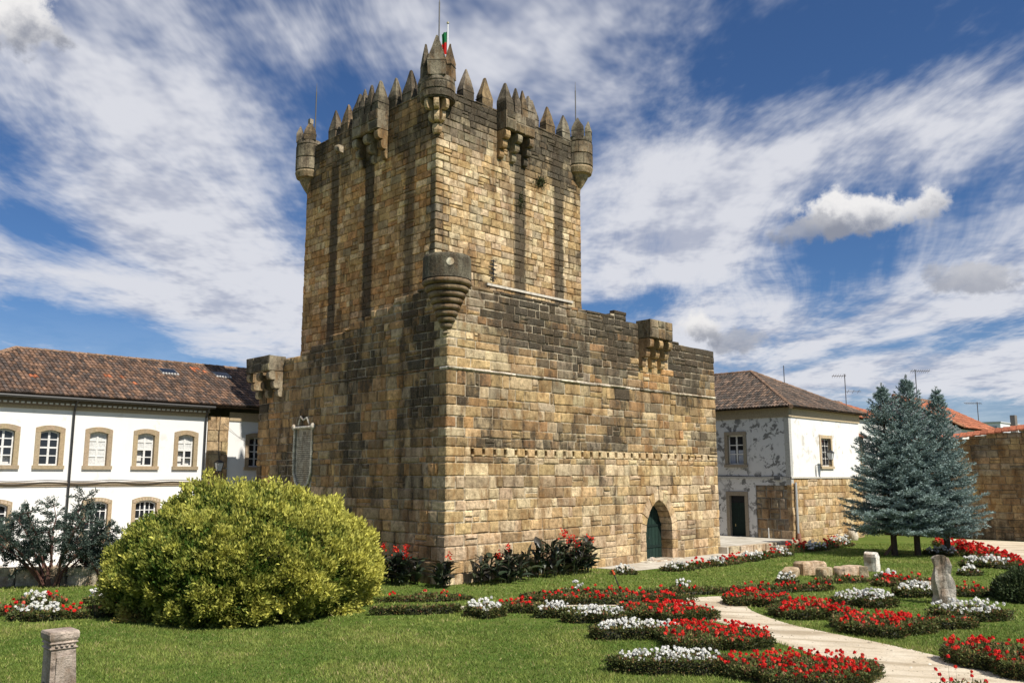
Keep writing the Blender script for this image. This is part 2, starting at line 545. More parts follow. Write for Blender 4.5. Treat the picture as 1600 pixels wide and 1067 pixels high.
# ------------------------------------------------------------------ masonry
RIGHT = lambda oy: (0, oy, 1, 0, 0, -1)        # u = X, faces -Y
LEFT = lambda ox: (ox, 0, 0, 1, -1, 0)         # u = Y, faces -X
def courses(z0, z1, h0, h1, rng):
    out = []; z = z0
    while z < z1 - .05:
        h = rng.uniform(h0, h1)
        if z + h > z1 - h0 * .5:
            h = z1 - z
        out.append((z, z + h)); z += h
    return out
def stone_geo(fr, u0, u1, z0, z1, depth, proud, rng, gap=.010, ch=.035):
    g_ = gap
    u0 += g_; u1 -= g_; z0 += g_; z1 -= g_
    w, h = u1 - u0, z1 - z0
    c = min(ch * rng.uniform(.6, 1.5), .22 * w, .22 * h)
    j = lambda s=.014: rng.uniform(-s, s)
    cs = ((u0, z0), (u1, z0), (u1, z1), (u0, z1))
    sg = ((1, 1), (-1, 1), (-1, -1), (1, -1))
    rim = [(u + j(.5 * gap + .008), z + j(.6 * gap + .009)) for u, z in cs]
    v = [fr_pt(fr, u, -depth, z) for u, z in cs]
    v += [fr_pt(fr, u, -c * .8, z) for u, z in rim]
    tilt_u, tilt_z = j(.012), j(.012)
    for (u, z), (a, b) in zip(rim, sg):
        v.append(fr_pt(fr, u + a * c * rng.uniform(.7, 1.5), proud - a * tilt_u - b * tilt_z + j(.006), z + b * c * rng.uniform(.7, 1.5)))
    v.append(fr_pt(fr, (u0 + u1) / 2 + j(.06), proud + rng.uniform(.0, .022), (z0 + z1) / 2 + j(.04)))
    f = [(8, 9, 12), (9, 10, 12), (10, 11, 12), (11, 8, 12)]
    for i in range(4):
        k = (i + 1) % 4
        f += [(i, k, k + 4, i + 4), (i + 4, k + 4, k + 8, i + 8)]
    if fr[2] * fr[5] - fr[3] * fr[4] > 0:      # keep normals outward
        f = [tuple(reversed(q)) for q in f]
    return v, f
def subtract(iv, cuts):
    for a, b in cuts:
        out = []
        for p, q in iv:
            if b <= p or a >= q:
                out.append((p, q))
            else:
                if a - p > .12: out.append((p, a))
                if q - b > .12: out.append((b, q))
        iv = out
    return iv
class Masonry:
    def __init__(s):
        s.items = []            # (score, verts, faces, col)
    def put(s, v, f, col, n, occl=1.0):
        a = np.array(v); c = a.mean(0)
        d = np.array(CAM) - c; L = np.linalg.norm(d)
        e = a.max(0) - a.min(0)
        size = max(e[0], e[1]) * e[2]
        s.items.append((size * max(.02, (d[0] * n[0] + d[1] * n[1]) / L) / L ** 2 * occl, v, f, col))
    def wall(s, fr, u0, u1, crs, wr, tintf, rng, depth=.28, ztop=None, cuts=None, ends=None, gap=.010, ch=.035, proud=.018, occl=None, split=.07):
        for ci, (za, zb) in enumerate(crs):
            a, b = u0, u1
            if ends:
                a += ends[0](ci); b -= ends[1](ci)
            for p, q in subtract([(a, b)], cuts(za, zb) if cuts else []):
                us = [p]
                while us[-1] < q - .01:
                    w = wr[0] + (wr[1] - wr[0]) * rng.random() ** 1.4
                    if rng.random() < .12: w *= .6
                    if us[-1] + w > q - wr[0] * .6: w = q - us[-1]
                    us.append(us[-1] + w)
                for c, d in zip(us, us[1:]):
                    zt = zb
                    if ztop:
                        lim = ztop((c + d) / 2)
                        if za + .12 > lim: continue
                        if zb > lim + .16: zt = lim
                    zz = [za, zt]
                    if split and zt - za > .3 and rng.random() < split: zz = [za, za + (zt - za) * rng.uniform(.4, .6), zt]
                    for z_lo, z_hi in zip(zz, zz[1:]):
                        v, f = stone_geo(fr, c, d, z_lo, z_hi, depth, rng.uniform(-proud * .6, proud), rng, gap, ch)
                        s.put(v, f, tintf((c + d) / 2, (z_lo + z_hi) / 2, rng), (fr[4], fr[5]), occl((c + d) / 2, (za + zb) / 2) if occl else 1.0)
    def quoin(s, x0, x1, y0, y1, z0, z1, col, n, rng):
        m_ = MB().chamfer(x0, x1, y0, y1, z0 + .01, z1 - .01, .04 * rng.uniform(.7, 1.4), col, .006, rng)
        s.put(m_.v, m_.f, col, n)
    def build(s, mat, parent, limit=300, name='stone', rest='stone_mass'):
        it = sorted(s.items, key=lambda q: -q[0])
        for sc_, v, f, col in it[:limit]:
            MB().add(v, f, col).build(name, mat, parent)
        if it[limit:]:
            mb = MB()
            for sc_, v, f, col in it[limit:]:
                mb.add(v, f, col)
            tag(mb.build(rest, mat, parent), kind='stuff')
GOLD, CREAM, BROWN, ORANGE, GREY, DARK, PINK = ((.44, .300, .145), (.57, .445, .270), (.31, .205, .105), (.40, .220, .095), (.31, .255, .175), (.17, .132, .088), (.47, .345, .215))
def pick(rng, ws, soft=.22):
    c = pick_one(rng, ws); tw = sum(w for _, w in ws)
    mean = [sum(q[k] * w for q, w in ws) / tw for k in range(3)]
    return tuple(c[k] * (1 - soft) + mean[k] * soft for k in range(3))
def pick_one(rng, ws):
    r = rng.random() * sum(w for _, w in ws)
    for c, w in ws:
        r -= w
        if r <= 0: return c
    return ws[-1][0]
def nz(a, b, s, k=0):
    return mnoise.noise(Vector((a * s, b * s, k)))

# ------------------------------------------------------------------ the lower castle block
BX, BY = 18.87, 14.3
def topR(u):
    P = ((0, 11.35), (1.2, 11.55), (2.0, 11.45), (7.5, 11.43), (9.95, 11.45), (10.0, 11.62), (11.05, 11.62), (11.1, 11.40), (12.1, 11.3), (12.15, 11.3), (14.9, 11.25), (15.0, 10.75), (17.3, 10.68), (17.6, 10.52), (18.9, 10.45))
    return float(np.interp(u, *zip(*P)))
def topL(u):
    P = ((0, 11.35), (1.8, 11.40), (4.1, 10.98), (7, 10.35), (10.5, 9.66), (12.3, 9.55), (14.4, 9.5))
    return float(np.interp(u, *zip(*P)))
DC, DS, DA = 13.46, 1.35, 2.86        # door centre, springing, apex
HW = 1.06
def arch_half(z, hw, apex):
    """half width of a pointed arch at height z"""
    if z <= DS: return hw
    h = apex - DS
    if z >= apex: return 0.0
    R_ = (hw * hw + h * h) / (2 * hw)
    return max(0.0, math.sqrt(max(R_ * R_ - (z - DS) ** 2, 0)) - (R_ - hw))
HOLE = (4.72, 5.08)
def cutR(za, zb):
    out = []
    if za < DA + .40:
        w = max(arch_half(zb, HW + .42, DA + .46), arch_half(za, HW, DA) + .06)
        if za > DS - .2 or w > 0:
            out.append((DC - w, DC + w))
    if abs(za - HOLE[0]) < .01:
        u = .75
        while u < 18.6:
            out.append((u - .065, u + .065)); u += .595
    return out
rg = random.Random(11)
crs = courses(-.05, HOLE[0], .34, .54, rg) + [HOLE] + courses(HOLE[1], 8.02, .33, .47, rg) + [(8.02, 8.14)] + courses(8.14, 11.72, .32, .42, rg)
def tintR(u, z, r):
    n = nz(u, z, .35, 1) + .6 * nz(u, z, 1.1, 2)
    if z > 8.14:
        a = .46 + .55 * n + .07 * (z - 8.1)
        if u < 3.0 and z < 9.9: a -= .42 * (1 - u / 3.2)
        if 11.9 < u < 14.6 and z < 9.6:
            return vary(pick(r, ((ORANGE, 2), (GOLD, 3), (CREAM, 1))), r, .12, .1)
        c = pick(r, ((GREY, 4), (BROWN, 3.4), (DARK, 2.2), (GOLD, 1.8), (ORANGE, .6)))
        if u < 3.0 and z < 9.9: c = pick(r, ((CREAM, 2), (GOLD, 3), (GREY, 1.2)))
        return vary(c, r, .2, max(0, min(1, a)))
    if z > 8.0: return vary((.60, .53, .42), r, .1, .2)
    if z > 5.1:
        a = .40 + .62 * n + .04 * (z - 5.1)
        c = pick(r, ((GOLD, 5), (BROWN, 1.8), (ORANGE, 1.0), (CREAM, 1.6), (GREY, 1.2), (DARK, .55)))
        return vary(c, r, .2, max(0, min(1, a)))
    if z > 4.6: return vary(pick(r, ((CREAM, 3), (GOLD, 2))), r, .12, .05)
    if z > 2.0:
        c = pick(r, ((GOLD, 4), (CREAM, 4.2), (PINK, 2), (BROWN, .7)))
        return vary(c, r, .19, max(0, .16 + .50 * n))
    c = pick(r, ((PINK, 5), (GOLD, 3.4), (CREAM, 2), (BROWN, 1.3)))
    return vary(c, r, .17, max(0, .18 + .45 * n))
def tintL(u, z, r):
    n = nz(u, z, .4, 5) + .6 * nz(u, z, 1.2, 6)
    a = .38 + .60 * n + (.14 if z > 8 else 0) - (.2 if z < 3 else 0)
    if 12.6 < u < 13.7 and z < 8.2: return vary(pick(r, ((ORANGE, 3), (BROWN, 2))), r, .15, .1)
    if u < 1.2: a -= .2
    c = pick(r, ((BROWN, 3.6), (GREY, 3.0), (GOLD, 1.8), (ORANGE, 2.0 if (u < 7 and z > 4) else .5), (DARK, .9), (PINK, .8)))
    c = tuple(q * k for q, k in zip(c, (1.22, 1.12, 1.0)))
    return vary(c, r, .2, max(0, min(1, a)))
base = thing('castle_block', 'low square castle block of weathered golden stone with an arched green door', 'castle', (0, 0, 0))
ms = Masonry()
qx = [(.95, .5) if i % 2 else (.5, .85) for i in range(len(crs))]
qr = [rg.uniform(.35, .8) for _ in crs]
ms.wall(RIGHT(0), 0, BX, crs, (.36, 1.35), tintR, rg, .30, topR, cutR, (lambda i: qx[i][0], lambda i: .0), gap=.013, ch=.03)
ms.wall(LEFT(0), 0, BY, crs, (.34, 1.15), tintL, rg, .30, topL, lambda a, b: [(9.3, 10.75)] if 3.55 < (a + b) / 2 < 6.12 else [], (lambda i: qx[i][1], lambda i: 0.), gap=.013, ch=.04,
        occl=lambda u, z: .02 if (z < 3.6 and u > 4.5) or z < 1.6 + .5 * (u - 1.5) and u > 3 else 1.0)
for i, (za, zb) in enumerate(crs):
    if zb > 11.4: continue
    col = tintR(.4, (za + zb) / 2, rg)
    ms.quoin(rg.uniform(-.012, .008), qx[i][0] - .012, rg.uniform(-.012, .008), qx[i][1] - .012, za, zb, (col[0], col[1], col[2], min(col[3], .25)), (-.7, -.7), rg)
# hole fillers: a thin stone above and below each putlog hole
u = .75
while u < 18.6:
    for za, zb in ((HOLE[0], HOLE[0] + .09), (HOLE[1] - .07, HOLE[1])):
        v, f = stone_geo(RIGHT(0), u - .072, u + .072, za, zb, .3, 0.0, rg, .003, .012)
        ms.put(v, f, vary(CREAM, rg, .1, .1), (0, -1))
    u += .595
ms.build('stone_base', base)
# rubble core behind the facing, with mortar showing in the joints
MORT = (.50, .425, .30)
mb = MB()
def strip_core(fr, u0, u1, ztop, zlow, w0, w1, col, step=.5):
    us = list(np.arange(u0, u1, step)) + [u1]
    for a, b in zip(us, us[1:]):
        zz = min(ztop(a + .02), ztop(b - .02)) - .10
        mb.fbox(fr, a, b, w0, w1, zlow, zz, col)
R0 = RIGHT(0); L0 = LEFT(0)
mb.fbox(R0, .06, DC - HW - .3, -1.2, -.034, 0, HOLE[0], MORT)
mb.fbox(R0, DC + HW + .3, BX - .02, -1.2, -.034, 0, HOLE[0], MORT)
mb.fbox(R0, DC - HW - .3, DC + HW + .3, -1.2, -.055, DA + .32, HOLE[0], MORT)
mb.fbox(R0, .06, BX - .02, -1.2, -.32, HOLE[0], HOLE[1], (.03, .025, .02))  # near-black band, painted as the shade inside the putlog holes
strip_core(R0, .06, BX - .02, topR, HOLE[1], -.9, -.030, (.50, .42, .30, .30))
strip_core(L0, .06, BY - .02, topL, 0, -.9, -.036, (.42, .35, .25, .35))
mb.box(.9, BX - .02, 1.25, BY - .02, 0, 8.6, (.25, .2, .15))
mb.box(BX - .5, BX - .01, .9, BY - .02, 8.6, 10.2, (.3, .26, .2, .4))
mb.box(.9, BX - .5, BY - .5, BY - .01, 8.6, 9.3, (.3, .26, .2, .4))
mb.build('rubble_core', 'stone_base', base)
# pale ledge course above the middle of the sunny wall
rl = random.Random(5)
u = .0
while u < BX - .2:
    w = min(rl.uniform(.8, 1.7), BX - .02 - u)
    if rl.random() > .16:
        m_ = MB(); f0 = rl.uniform(.05, .085)
        m_.chamfer(u + .006, u + w - .006, -f0, .2, 8.03 + rl.uniform(-.02, .02), 8.125, .03, vary((.58, .50, .38), rl, .22, rl.uniform(.1, .45)), .008, rl)
        m_.build('ledge_stone', 'stone_base', base)
    u += w
# door surround: jamb blocks and voussoirs
rd = random.Random(3)
def ring_pt(t, hw, apex):
    """t 0..1 from left springing over the apex to the right springing"""
    h = apex - DS; R_ = (hw * hw + h * h) / (2 * hw); amax = math.asin(min(1, h / R_))
    if t <= .5:
        a = amax * t * 2; return (DC + (R_ - hw) - R_ * math.cos(a), DS + R_ * math.sin(a))
    a = amax * (1 - t) * 2; return (DC - (R_ - hw) + R_ * math.cos(a), DS + R_ * math.sin(a))
NV = 12
for k in range(NV):
    t0, t1 = k / NV + .004, (k + 1) / NV - .004
    P = [ring_pt(t0, HW, DA), ring_pt(t1, HW, DA), ring_pt(t1, HW + .44, DA + .48), ring_pt(t0, HW + .44, DA + .48)]
    m_ = MB(); m_.prism(P, R0, -.75, .03 + rd.uniform(-.01, .012), vary(pick(rd, ((GOLD, 3), (PINK, 3), (CREAM, 2))), rd, .14, .08))
    m_.build('voussoir', 'stone_base', base)
for sx in (-1, 1):
    z = 0
    for h in (.50, .42, .43):
        a, b = sorted((DC + sx * HW, DC + sx * (HW + rd.uniform(.34, .55))))
        MB().chamfer(a, b, -.025 + rd.uniform(-.01, .01), .75, z + .006, z + h - .006, .025, vary(pick(rd, ((GOLD, 3), (PINK, 4))), rd, .12, .12), .005, rd).build('jamb_stone', 'stone_base', base)
        z += h
dr = MB().prism([(DC - HW, .02), (DC + HW, .02)] + [ring_pt(1 - k / 16, HW, DA) for k in range(17)], R0, -.72, -.66, (.006, .014, .011)).build('door', 'plain', base)
tag(dr, 'dark green plank door under a pointed arch')
for k in range(8):
    x0 = DC - HW + .02 + k * (2 * HW - .04) / 8; x1 = x0 + (2 * HW - .04) / 8 - .018
    zt = .06 + min(max(arch_z, .2) for arch_z in [max([z for z in np.arange(.2, DA, .03) if arch_half(z, HW, DA) > max(abs(x0 - DC), abs(x1 - DC))] or [.2])])
    m_ = MB().chamfer(x0, x1, .615, .67, .05, zt, .01, vary((.010, .026, .020), rd, .35))
    m_.build('plank', 'plain', dr)
for z in (.55, 1.55):
    MB().box(DC - HW + .06, DC + HW - .06, .585, .613, z, z + .11, (.008, .020, .016)).build('batten', 'plain', dr)
MB().tube([(DC - .1, .58, 1.08), (DC - .1, .54, 1.08), (DC - .1, .54, 1.0)], .022, 6, (.05, .045, .04)).build('handle', 'metal', dr)
MB().chamfer(DC - HW - .5, DC + HW + .5, -.42, .62, -.05, .06, .03, (.5, .45, .36, .1)).build('threshold', 'stone_base', base)
MB().lathe([(0, .22), (.12, .19), (.19, .1), (.2, .0)], DC - .75, -.1, 10, (.62, .57, .48)).build('door_stop_stone', 'stone', base)

# round corner turret with its stack of diminishing rings
TX, TY = .06, .16
prof = [(0.0, 12.30), (.74, 12.30), (.76, 12.38), (.90, 12.40), (.94, 12.3), (.95, 11.7), (.955, 11.46)]
tb = MB(); tb.lathe(prof, TX, TY, 32, (.225, .20, .14, .55))
tur = tb.build('corner_turret', 'stone_base', base)
tag(tur, 'round corner turret on a cone of stacked rings')
z = 11.46
for r_ in (.97, .86, .745, .645, .55, .45, .35, .25):
    hh = .235
    pr = [(r_ - .12 + .0, z)] + [(r_ - .115 + .115 * math.cos(a), z - hh / 2 + hh / 2 * math.sin(a)) for a in np.linspace(math.pi / 2, -math.pi / 2, 8)] + [(max(r_ - .2, .05), z - hh)]
    MB().lathe(pr, TX, TY, 30, vary((.25, .185, .115), rd, .16, .32)).build('turret_ring', 'stone_base', tur, True)
    z -= hh
MB().lathe([(.17, z), (.11, z - .08), (.17, z - .17), (.12, z - .24), (0, z - .26)], TX, TY, 16, (.24, .19, .12, .3)).build('turret_finial', 'stone_base', tur)
hv_ = Vector((CAM.x - TX, CAM.y - TY, 0)).normalized(); hs = Vector((-hv_.y, hv_.x, 0))
pc = Vector((TX, TY, 12.02)) + hv_ * .945 + hs * .12
mb = MB(); mb.add([pc + hv_ * .02] + [pc + hv_ * .018 + (hs * math.cos(a) + Vector((0, 0, 1)) * math.sin(a)) * .15 for a in np.linspace(0, 2 * math.pi, 15)[:-1]],
                  [(0, i + 1, (i + 1) % 14 + 1) for i in range(14)], (.60, .54, .40, 0))
mb.build('lit_loophole_disc', 'stone_base', tur)  # pale disc paints the lit spot in the turret's round hole

def corbel(mbx, fr, uc, wid, ztop, out, h, col, lobes=3):
    """stepped corbel with round noses, deepest at the top"""
    prof = [(-.15, ztop)]
    for k in range(lobes):
        o = out * (lobes - k) / lobes; zt = ztop - h * k / lobes; zb = ztop - h * (k + 1) / lobes
        rr_ = (zt - zb) / 2
        for a in np.linspace(math.pi / 2, -math.pi / 2, 6):
            prof.append((o - rr_ * .55 + rr_ * .55 * math.cos(a), (zt + zb) / 2 + rr_ * math.sin(a)))
    prof.append((-.15, ztop - h))
    n = len(prof)
    v = [fr_pt(fr, uc - wid / 2, w, z) for w, z in prof] + [fr_pt(fr, uc + wid / 2, w, z) for w, z in prof]
    mbx.add(v, [tuple(range(n)), tuple(range(2 * n - 1, n - 1, -1))] + [(i, i + n, (i + 1) % n + n, (i + 1) % n) for i in range(n)], col)
    return mbx
def box_mach(parent, mat, fr, u0, u1, out, zb, zt, h, ncorb, rng, label, cols, top=None):
    """projecting box on corbels; open underneath between them"""
    fb = MB(); t = .22
    fb.fbox(fr, u0, u1, out - t, out, zb, zt, vary(cols[0], rng, .1, .4))
    o = fb.build('box_machicolation', mat, parent)
    tag(o, label)
    MB().fbox(fr, u0, u0 + t, -.1, out - t - .003, zb, zt - .01, vary(cols[0], rng, .1, .4)).build('side_slab', mat, o)
    MB().fbox(fr, u1 - t, u1, -.1, out - t - .003, zb, zt - .01, vary(cols[0], rng, .1, .4)).build('side_slab', mat, o)
    nb = 3
    for k in range(nb):     # facing blocks over the front slab
        a = u0 + (u1 - u0) * k / nb; b = u0 + (u1 - u0) * (k + 1) / nb
        zs = [zb - .03, (zb + zt) / 2 + rng.uniform(-.06, .06), zt + .02]
        for z0_, z1_ in zip(zs, zs[1:]):
            v, f = stone_geo((fr[0] + fr[4] * out, fr[1] + fr[5] * out, *fr[2:]), a, b, z0_, z1_, .05, .03, rng)
            MB().add(v, f, vary(pick(rng, cols[1]), rng, .15, rng.uniform(.4, .75))).build('stone', mat, o)
    for k in range(ncorb):
        w = .30
        uc = u0 + w / 2 + (u1 - u0 - w) * k / (ncorb - 1)
        corbel(MB(), fr, uc, w, zb - .035, out - .02, h, vary(pick(rng, cols[1]), rng, .12, .25)).build('corbel', mat, o)
    return o
GC = ((GREY, 3), (BROWN, 2), (GOLD, 2))
box_mach(base, 'stone_base', R0, 12.12, 13.95, .75, 10.55, 11.42, 1.35, 3, rd, 'box machicolation on three corbels above the door', (GREY, GC))
box_mach(base, 'stone_base', L0, 12.05, 14.25, .78, 8.95, 9.66, 1.2, 3, rd, 'box machicolation at the far end of the shaded wall', (GREY, ((CREAM, 1), (GREY, 2))))

# carved tablet with a rope border on the shaded wall
tbm = MB().fbox(L0, 9.32, 10.73, -.3, -.03, 3.5, 6.1, (.44, .38, .29, .0)).build('inscribed_tablet', 'stone_base', base)
tag(tbm, 'tall carved inscription tablet framed by stone rope')
mb = MB(); rt = random.Random(8)
z = 5.75
while z > 3.55:
    u = 9.52
    while u < 10.5:
        w = rt.uniform(.05, .2)
        mb.fbox(L0, u, min(u + w, 10.55), -.04, -.022, z, z + .035, (.17, .14, .10)); u += w + .035
    z -= .095
tag(mb.build('inscription', 'plain', tbm), kind='stuff')
MB().fbox(L0, 9.90, 10.14, -.04, -.018, 5.83, 5.98, (.2, .16, .11)).build('carved_heading', 'plain', tbm)
def rope(pts, r, name):
    mb = MB()
    for a, b in zip(pts, pts[1:]):
        a = Vector(a); b = Vector(b); L = (b - a).length; n = max(1, int(L / (r * 1.5)))
        d = (b - a) / n
        for k in range(n):
            c = a + d * (k + .5); sk = Vector((0, .5 * r, 0)) if abs(d.z) > abs(d.y) else Vector((0, 0, .5 * r))
            mb.tube([c - d * .62 - sk, c - d * .2 - sk * .3, c + d * .2 + sk * .3, c + d * .62 + sk], [r * .45, r, r, r * .45], 6, (.62, .56, .46, 0))
    return mb.build(name, 'stone_base', tbm, True)
rope([(-.03, 9.28, 6.12), (-.03, 9.27, 5.0), (-.03, 9.30, 4.1), (-.03, 9.52, 3.62), (-.03, 10.0, 3.4)], .07, 'rope_border')
rope([(-.03, 10.76, 6.12), (-.03, 10.78, 5.0), (-.03, 10.75, 4.1), (-.03, 10.5, 3.62), (-.03, 10.0, 3.4)], .07, 'rope_border')
rope([(-.03, 9.25, 6.18), (-.03, 10.8, 6.18)], .075, 'rope_border')
rope([(-.03, 9.55, 6.3), (-.03, 9.75, 6.62), (-.03, 10.05, 6.5), (-.03, 10.3, 6.68), (-.03, 10.45, 6.3)], .05, 'rope_crest')
for y_ in (9.22, 10.8):
    MB().lathe([(0, 6.36), (.09, 6.32), (.13, 6.2), (.09, 6.08), (0, 6.04)], -.04, y_, 10, (.6, .54, .44)).build('rope_knot', 'stone_base', tbm, True)

# ------------------------------------------------------------------ the keep
KX0, KY0, KX1, KY1, KT = 1.83, 3.0, 11.5, 13.62, 21.0
keep = thing('castle_keep', 'tall square keep with pointed merlons and dark streaks rising above the castle block', 'tower', (KX0, KY0, 8.6))
def tintKR(u, z, r):
    n = nz(u, z, .4, 9) + .6 * nz(u, z, 1.3, 3)
    a = .18 + .45 * n
    if z > 18.2: a += .22 * (z - 18.2)
    if u > 9.6 and z > 17.5: a += .2
    c = pick(r, ((CREAM, 5), (GOLD, 4.4), (BROWN, .9), (PINK, 1.4), (GREY, .5)))
    if z > 18.8: c = pick(r, ((GREY, 4), (CREAM, 2.2), (DARK, 1), (BROWN, 1)))
    return vary(c, r, .16, max(0, min(.85, a)))
def tintKL(u, z, r):
    n = nz(u, z, .4, 19) + .6 * nz(u, z, 1.3, 13)
    a = .12 + .45 * n
    if z > 18.2: a += .20 * (z - 18.2)
    c = pick(r, ((GOLD, 4), (ORANGE, 3.4 if (z < 15.5 or u < 5) else 1.4), (BROWN, 2.2), (CREAM, 1.6), (PINK, 2.2), (GREY, .8)))
    if z > 18.8: c = pick(r, ((GREY, 4), (BROWN, 2.4), (DARK, 1.2), (GOLD, 1)))
    c = tuple(q * k for q, k in zip(c, (1.25, 1.12, .98)))
    return vary(c, r, .18, max(0, min(.85, a)))
rk = random.Random(21)
kc = courses(8.6, KT, .29, .39, rk)
ms = Masonry()
kq = [(.75, .4) if i % 2 else (.4, .7) for i in range(len(kc))]
KR = RIGHT(KY0); KL = LEFT(KX0)
low = lambda lo: (lambda u, z: 1.0 if z > lo else .001)
ms.wall(KR, KX0, KX1, kc, (.36, .86), tintKR, rk, .26, ends=(lambda i: kq[i][0], lambda i: 0.), gap=.0085, ch=.022, proud=.014, occl=low(12.2))
ms.wall(KL, KY0, KY1, kc, (.36, .82), tintKL, rk, .26, ends=(lambda i: kq[i][1], lambda i: 0.), gap=.0085, ch=.022, proud=.014, occl=lambda u, z: 1.0 if z > 13.2 - .3 * (u - 3) else .001)
for i, (za, zb) in enumerate(kc):
    if za < 9.5: continue
    c = tintKR(2.0, (za + zb) / 2, rk)
    ms.quoin(KX0 - rk.uniform(0, .01), KX0 + kq[i][0] - .01, KY0 - rk.uniform(0, .01), KY0 + kq[i][1] - .01, za, zb, c, (-.7, -.7), rk)
ms.build('stone_tower', keep)
mb = MB()
mb.box(KX0 + .045, KX1 - .01, KY0 + .045, KY1 - .01, 8.6, KT - 1.0, (.11, .082, .052))
for x0, x1, y0, y1 in ((KX0 + .045, KX1 - .01, KY0 + .045, KY0 + .6), (KX0 + .045, KX1 - .01, KY1 - .6, KY1 - .01), (KX0 + .045, KX0 + .6, KY0 + .61, KY1 - .61), (KX1 - .6, KX1 - .01, KY0 + .61, KY1 - .61)):
    mb.box(x0, x1, y0, y1, KT - 1.0, KT - .02, (.11, .085, .055))
mb.build('rubble_core', 'mortar', keep)
# rough parapet coping: low, uneven blocks along the wall heads
def coping(fr, u0, u1, depth, z, mat, parent, rng, cuts=()):
    u = u0
    while u < u1 - .1:
        w = min(rng.uniform(.4, .9), u1 - u)
        if u1 - u - w < .2: w = u1 - u
        p = [fr_pt(fr, u + .01, .03, 0), fr_pt(fr, u + w - .01, -depth, 0)]
        xs_ = sorted((p[0][0], p[1][0])); ys_ = sorted((p[0][1], p[1][1]))
        MB().chamfer(xs_[0], xs_[1], ys_[0], ys_[1], z, z + rng.uniform(.03, .10), .04, vary(pick(rng, ((GREY, 3), (DARK, 1), (BROWN, 1))), rng, .15, .55), .015, rng).build('coping_stone', mat, parent)
        u += w
coping(KR, KX0 + .75, KX1 - .4, .5, KT, 'stone_tower', keep, rk)
coping(KL, KY0 + .75, KY1 - .4, .5, KT, 'stone_tower', keep, rk)
coping((0, KY1, 1, 0, 0, 1), KX0 + .7, KX1 - .4, .5, KT, 'stone_tower', keep, rk)
coping((KX1, 0, 0, 1, 1, 0), KY0 + .7, KY1 - .7, .5, KT, 'stone_tower', keep, rk)
def merlon(fr, uc, wid, zb, zs, za, rng, parent=None, w0=-.46, w1=.0, name='merlon', nub=False):
    """block with a steep pointed cap; zb base, zs shoulder, za apex"""
    h = wid / 2
    j = lambda s=.02: rng.uniform(-s, s)
    m_ = MB(); v = []
    tl = rng.uniform(-.03, .03)
    for z, k, kk in ((zb, 1.0, 1.0), (zs - .15, 1.0, 1.0), (zs, .96, .93), ((zs * .55 + za * .45), .56, .62), (za - .05, .10, .22)):
        for u, w in ((-1, 0), (1, 0), (1, 1), (-1, 1)):
            wm = (w0 + w1) / 2; wh = (w1 - w0) / 2 * kk
            v.append(fr_pt(fr, uc + u * h * k + j() + tl * (z - zb), wm + (wh if w == 0 else -wh) + j(), z + j(.015)))
    v.append(fr_pt(fr, uc + tl * 1.5, (w0 + w1) / 2, za))
    f = []
    for i in range(4):
        for k in range(4):
            a = i * 4
            f.append((a + k, a + (k + 1) % 4, a + 4 + (k + 1) % 4, a + 4 + k))
    f += [(16 + k, 16 + (k + 1) % 4, 20) for k in range(4)]
    m_.add(v, f, vary(pick(rng, ((GREY, 3), ((.33, .28, .20), 3), (BROWN, 1))), rng, .12, rng.uniform(.42, .75)))
    if nub:
        p = fr_pt(fr, uc, (w0 + w1) / 2, za)
        m_.box(p[0] - .1, p[0] + .1, p[1] - .1, p[1] + .1, za - .15, za + .12, (.3, .25, .18, .3))
    o = m_.build(name, 'stone_tower', parent or keep)
    # joint between the shaft and its cap stone
    q = MB(); e = .012
    q.fbox(fr, uc - h - e, uc + h + e, w0 - e, w1 + e, zs - .2, zs - .178, (.05, .042, .03))
    q.build('joint', 'mortar', o)
    return o
for u, a in ((3.68, 22.62), (4.85, 22.58), (8.05, 22.5), (9.25, 22.52)):
    merlon(KR, u, .66, KT - .05, 21.62, a, rk)
merlon(KR, 10.45, .64, KT - .05, 21.6, 22.45, rk)
for u, a in ((4.1, 22.6), (5.25, 22.68), (6.4, 22.7), (9.25, 22.62), (10.3, 22.6), (11.4, 22.66)):
    merlon(KL, u, .68, KT - .05, 21.65, a, rk)
BK = (0, KY1, 1, 0, 0, 1); BR = (KX1, 0, 0, 1, 1, 0)
for u in (3.6, 5.0, 6.4, 7.8, 9.2): merlon(BK, u, .66, KT - .05, 21.62, 22.55, rk)
for u in (4.9, 6.4, 7.9, 9.4, 10.9): merlon(BR, u, .66, KT - .05, 21.62, 22.55, rk)
bR = box_mach(keep, 'stone_tower', KR, 5.48, 7.40, .64, 20.05, 20.95, 1.3, 3, rk, 'box machicolation on the sunny face of the keep', (GREY, GC))
bL = box_mach(keep, 'stone_tower', KL, 6.55, 8.62, .66, 20.02, 20.95, 1.35, 3, rk, 'box machicolation on the shaded face of the keep', (GREY, ((GREY, 3), (BROWN, 2))))
for fr, u, wd, a, w0, w1, pa in ((KR, 5.72, .50, 22.42, .0, .64, bR), (KR, 6.25, .42, 22.3, .3, .64, bR), (KR, 6.72, .42, 22.32, .3, .64, bR), (KR, 7.18, .46, 22.25, .08, .64, bR),
                                 (KL, 6.8, .50, 22.52, .0, .66, bL), (KL, 7.35, .44, 22.42, .3, .66, bL), (KL, 7.86, .44, 22.4, .3, .66, bL), (KL, 8.38, .48, 22.36, .08, .66, bL)):
    merlon(fr, u, wd, 20.93, 21.5, a, rk, pa, w0, w1)
